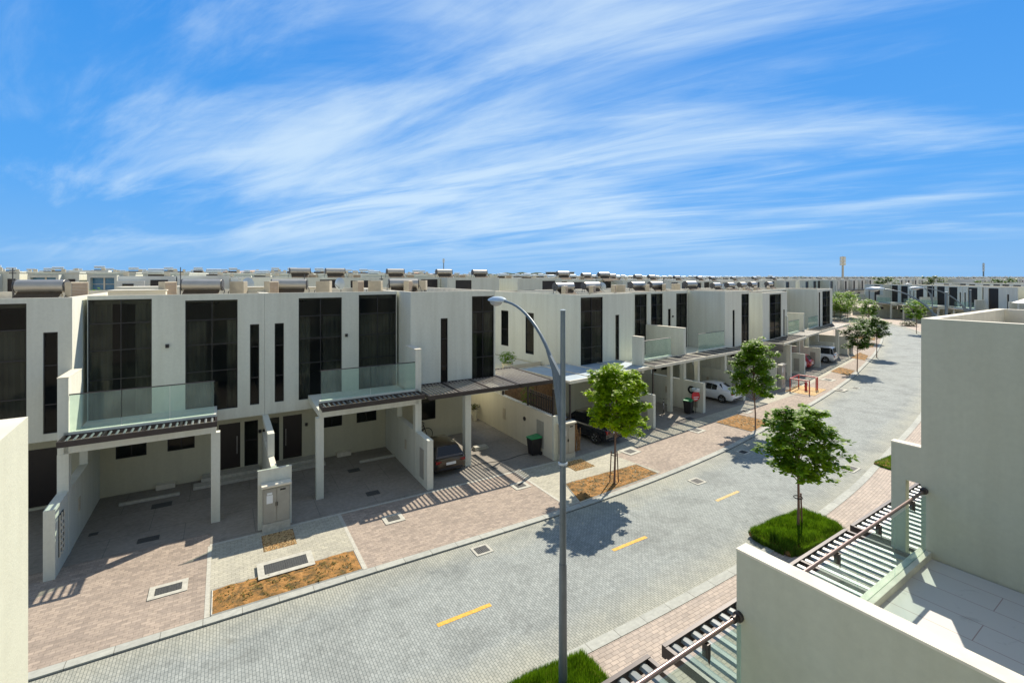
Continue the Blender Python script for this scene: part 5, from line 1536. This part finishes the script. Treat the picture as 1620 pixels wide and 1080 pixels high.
# white pergola over the garden behind the roofs at left
root = empty('roof_pergola', FA.w(-1.0, 18.0, 0), FA.a); tag(root, 'white flat pergola behind the leftmost roof', 'pergola')
m = MB(); m.box(0, 4.2, 0, 3, 9.0, 9.35); m.build('roof', 'coping', root)
m = MB()
for x in (.1, 3.8):
    for y in (.1, 2.7): m.box(x, x + .3, y, y + .2, 0, 8.999)
m.build('column', 'coping', root)
for j, (x, y, w, z) in enumerate(((1.0, 26, 9, 8.6), (-8, 30, 14, 8.2), (6.5, 22, 5, 8.9), (-22, 34, 12, 8.0))):
    root = empty('outbuilding', FA.w(x, y, 0), FA.a); tag(root, ['cream walled terrace behind the second tall window from the left', 'long low cream annex behind the leftmost roof', 'small cream parapet behind the slit windows', 'low annex at the left edge beyond the roofs'][j], 'building')
    m = MB(); m.box(0, w, 0, 3.5, 0, z); m.build('wall', 'stucco_cream', root)
    m = MB(); m.box(-.05, w + .05, -.05, 3.55, z + .001, z + .06); m.build('cap', 'coping', root)
    m = MB(); m.box(w * .3, w * .3 + 1.2, -.03, -.002, 1, 2.4); m.build('window', 'door_dark', root)
# umbrella by the bend
root = empty('parasol', (76, 70, 0)); tag(root, 'white pointed parasol behind the near tall wall roof at right', 'parasol')
m = MB(); m.lathe([(2.6, 6.2), (1.3, 6.8), (.02, 7.4)], n=8); m.build('canopy', 'canvas_white', root); m = MB(); m.tube([(0, 0, 0), (0, 0, 7.3)], .05, 6); m.build('pole', 'alloy', root)

# ------------------------------------------------------------------ the row on the camera's side (local y towards the road)
NG = 'white townhouses on the near side of the street'
def near_house(x0, x1, yf, z, label, terrace=True):
    root = empty('townhouse', FN.w(x0, 0, 0), FN.a); tag(root, label, 'house', NG)
    w = x1 - x0
    m = MB(lambda p: (p[0], -p[1], p[2]))
    mb = body(root, lambda p: (p[0], -p[1], p[2]), 0.003, w - .003, yf, yf + 9.5, 0, z, [])
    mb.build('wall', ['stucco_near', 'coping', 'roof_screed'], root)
    return root
def near_balcony(root, a, b, z=4.12):
    """slab, upstand, glass, rail, canopy for a balcony spanning local a..b"""
    fx = lambda p: p
    m = MB(); m.box(a, b, -3.9, -.16, z - .42, z); 
    m.build('balcony', 'balcony_tile', root)
    m = MB(); m.box(a, b, -.16, .06, z - .42, z + .14); m.build('upstand', 'coping', root, bevel=.008)
    g = MB(); n = 4
    for k in range(n):
        p = a + (b - a) * k / n; q = a + (b - a) * (k + 1) / n
        g.box(p + .008, q - .008, -.07, -.054, z + .14, 5.40)
    go = g.build('balustrade', 'balustrade_glass', root)
    r = MB(); r.tube([(a + .02, -.04, 5.5), (b - .02, -.04, 5.5)], .030, 12); r.build('handrail', 'rail_bronze', go, 40)
    for k in range(n):
        p = a + (b - a) * (k + .55) / n
        m = MB(); m.box(p - .03, p + .03, -.10, -.02, 5.30, 5.47); m.face([(p - .03, -.1, 5.3), (p + .03, -.1, 5.3), (p + .0, -.1, 5.2)]); m.build('bracket', 'dark_metal', go)
    for x, sgn in ((a, 1), (b, -1)):
        m = MB(); m.lathe([(.01, 0), (.07, 0), (.07, .04 * sgn), (.045, .05 * sgn), (.045, .14 * sgn)], (x, -.04, 5.5), 'x', 14); m.build('end_plate', 'dark_metal', go, 40)
def near_canopy(root, a, b, y1=1.45, z=4.0, mods=2):
    fx = lambda p: (p[0], -p[1], p[2])
    # canopy() builds from y0 (front) to y1 (wall)
    canopy(root, fx, a, b, -y1, -.08, z, mods, 'slat_light', .235, .15)
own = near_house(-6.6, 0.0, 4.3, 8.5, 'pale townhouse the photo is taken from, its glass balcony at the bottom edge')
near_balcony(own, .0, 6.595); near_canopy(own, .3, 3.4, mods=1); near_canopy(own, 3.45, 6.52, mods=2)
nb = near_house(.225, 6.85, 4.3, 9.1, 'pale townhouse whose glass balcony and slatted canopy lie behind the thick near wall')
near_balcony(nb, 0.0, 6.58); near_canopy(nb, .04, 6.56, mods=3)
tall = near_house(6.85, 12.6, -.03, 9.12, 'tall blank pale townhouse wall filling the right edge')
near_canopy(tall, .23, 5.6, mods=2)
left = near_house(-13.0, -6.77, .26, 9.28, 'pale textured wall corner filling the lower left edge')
# party wall with coping between own and next balcony
root = empty('party_wall', FN.w(0.0, 0, 0), FN.a); tag(root, 'thick sloping pale wall with cream coping in the lower right foreground', 'wall')
m = MB(); m.box(0.0, .22, -4.29, 0, 0, 6.35); m.build('wall', 'stucco_near', root)
m = MB(); m.box(-.006, .226, -4.29, .006, 6.351, 6.38); m.build('coping', 'coping', root)
root = empty('party_wall', FN.w(6.86, 0, 0), FN.a); tag(root, 'low pale wall with a tall slot, projecting from the tall near wall', 'wall')
m = MB(); m.box(0, .2, .30, .56, 0, 6.35); m.box(0, .2, -.029, .299, 5.60, 6.35); m.box(0, .2, -.029, .299, 0, 4.0); m.build('wall', 'stucco_near', root)
m = MB(); m.box(-.006, .206, -.029, .566, 6.351, 6.38); m.build('coping', 'coping', root)
# roof box on the tall near house
root = empty('roof_hatch', FN.w(11.0, -3.0, 8.7), FN.a); tag(root, 'cream roof box at the right edge on top of the tall near wall', 'roof box', 'low boxes on the near roof')
m = MB(); m.box(0, 1.2, 0, 1.2, 0, .72); m.build('wall', 'stucco_cream', root); m = MB(); m.box(-1.2, -.02, .3, .8, 0, .45); m.build('duct', 'vent_brown', root)

# ------------------------------------------------------------------ sky, sun, camera
world = bpy.data.worlds.new('World'); SC.world = world; world.use_nodes = True
nt = world.node_tree; bg = nt.nodes['Background']
AZ = math.atan2(.509, .875)      # from +Y towards +X
EL = math.atan(1 / 1.012)
sky = nt.nodes.new('ShaderNodeTexSky'); sky.sky_type = 'NISHITA'; sky.sun_disc = False
sky.sun_elevation = EL; sky.sun_rotation = AZ; sky.air_density = 1.0; sky.dust_density = 0.6; sky.ozone_density = 2.5; sky.altitude = 0
tc = nt.nodes.new('ShaderNodeTexCoord').outputs['Generated']
sep = nt.nodes.new('ShaderNodeSeparateXYZ'); nt.links.new(tc, sep.inputs[0])
def M(op, a, b=None, c=None):
    n = nt.nodes.new('ShaderNodeMath'); n.operation = op
    for i, v in enumerate((a, b, c)):
        if v is None: continue
        if isinstance(v, (int, float)): n.inputs[i].default_value = v
        else: nt.links.new(v, n.inputs[i])
    return n.outputs[0]
X, Y, Z = sep.outputs
zz = M('ADD', M('MAXIMUM', Z, 0.0), 0.10)
cx_, cy_ = M('DIVIDE', X, zz), M('DIVIDE', Y, zz)
# streak axis (-.81,.58)
ua = M('ADD', M('MULTIPLY', cx_, -.83), M('MULTIPLY', cy_, .56)); va = M('ADD', M('MULTIPLY', cx_, .56), M('MULTIPLY', cy_, .83))
cmb = nt.nodes.new('ShaderNodeCombineXYZ'); nt.links.new(ua, cmb.inputs[0]); nt.links.new(va, cmb.inputs[1]); CV = cmb.outputs[0]
def nz(scale, detail, rough, vs, dist=0.0, loc=(0, 0, 0)):
    mp = nt.nodes.new('ShaderNodeMapping'); mp.inputs['Scale'].default_value = vs; mp.inputs['Location'].default_value = loc
    nt.links.new(CV, mp.inputs[0])
    n = nt.nodes.new('ShaderNodeTexNoise'); n.inputs['Scale'].default_value = scale; n.inputs['Detail'].default_value = detail; n.inputs['Roughness'].default_value = rough; n.inputs['Distortion'].default_value = dist
    nt.links.new(mp.outputs[0], n.inputs['Vector']); return n.outputs['Fac']
# coverage: clear deep blue to the upper left, streaks fanning from the centre to the upper right
n1 = nz(1.0, 8, .58, (.34, 1.25, 1), 1.3, (5.6, 3.3, 0))
n2 = nz(1.0, 2, .5, (.45, .50, 1), .3, (7.3, 2.2, 0))
n3 = nz(1.0, 7, .66, (1.1, 5.0, 1), .8, (1.2, 5.5, 0))
az = M('DIVIDE', X, M('MAXIMUM', Y, .05))
bias = M('SUBTRACT', M('MULTIPLY', M('POWER', 2.718, M('MULTIPLY', M('MULTIPLY', M('ADD', az, .05), M('ADD', az, .05)), -1.3)), .30), .06)
a = M('ADD', M('ADD', M('MULTIPLY', n1, 1.0), bias), M('ADD', M('MULTIPLY', n2, .70), M('MULTIPLY', n3, .30)))
mr = nt.nodes.new('ShaderNodeMapRange'); mr.interpolation_type = 'SMOOTHSTEP'
nt.links.new(a, mr.inputs[0]); mr.inputs[1].default_value = .95; mr.inputs[2].default_value = 1.48; mr.inputs[3].default_value = 0; mr.inputs[4].default_value = .68
cl = mr.outputs[0]
def wm(fac, A, B, mode='MIX'):
    m = nt.nodes.new('ShaderNodeMix'); m.data_type = 'RGBA'; m.blend_type = mode
    for i, v in ((0, fac), (6, A), (7, B)):
        if isinstance(v, (int, float)): m.inputs[i].default_value = v
        elif isinstance(v, tuple): m.inputs[i].default_value = (*v, 1)
        else: nt.links.new(v, m.inputs[i])
    return m.outputs[2]
rz_ = ramp(nt, [(0.0, (.20, .46, .82)), (.16, (.085, .36, .84)), (.55, (.022, .24, .74))]); nt.links.new(Z, rz_.inputs[0])
azure = wm(1.0, rz_.outputs[0], (7.7, 7.7, 7.7), 'MULTIPLY')
base = wm(.96, sky.outputs[0], azure)
def ss(v, a, b):
    m = nt.nodes.new('ShaderNodeMapRange'); m.interpolation_type = 'SMOOTHSTEP'; nt.links.new(v, m.inputs[0]); m.inputs[1].default_value = a; m.inputs[2].default_value = b; return m.outputs[0]
col = wm(M('MULTIPLY', cl, ss(Z, -.02, .12)), base, (5.6, 6.7, 7.3))
# unseen pale cover overhead and behind the viewer, added to neutralise ambient light
ambient_veil = M('MAXIMUM', M('MULTIPLY', ss(Z, .60, .85), .65), M('MULTIPLY', ss(M('MULTIPLY', Y, -1.0), -.05, .4), .7))
col = wm(ambient_veil, col, (3.3, 3.4, 3.2))
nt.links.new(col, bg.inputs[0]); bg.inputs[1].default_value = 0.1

sd = bpy.data.lights.new('sun', 'SUN'); sd.energy = 4.9; sd.angle = R(.5); sd.color = (1, .905, .77)
so = bpy.data.objects.new('sun', sd); COL.objects.link(so)
so.rotation_euler = Vector((.509, .875, 1.0)).to_track_quat('Z', 'Y').to_euler()

cd = bpy.data.cameras.new('camera'); cam = bpy.data.objects.new('camera', cd); COL.objects.link(cam)
cam.location = (0, 0, CAM_H); cam.rotation_euler = (R(90), 0, 0)
cd.sensor_width = 36; cd.lens = 17.0; cd.shift_y = -102 / 1620.0; cd.clip_end = 8000; cd.clip_start = .05
SC.camera = cam
SC.view_settings.view_transform = 'Standard'; SC.view_settings.look = 'None'; SC.view_settings.exposure = 0.5; SC.view_settings.gamma = 1
SC.cycles.transparent_max_bounces = 16; SC.cycles.max_bounces = 8
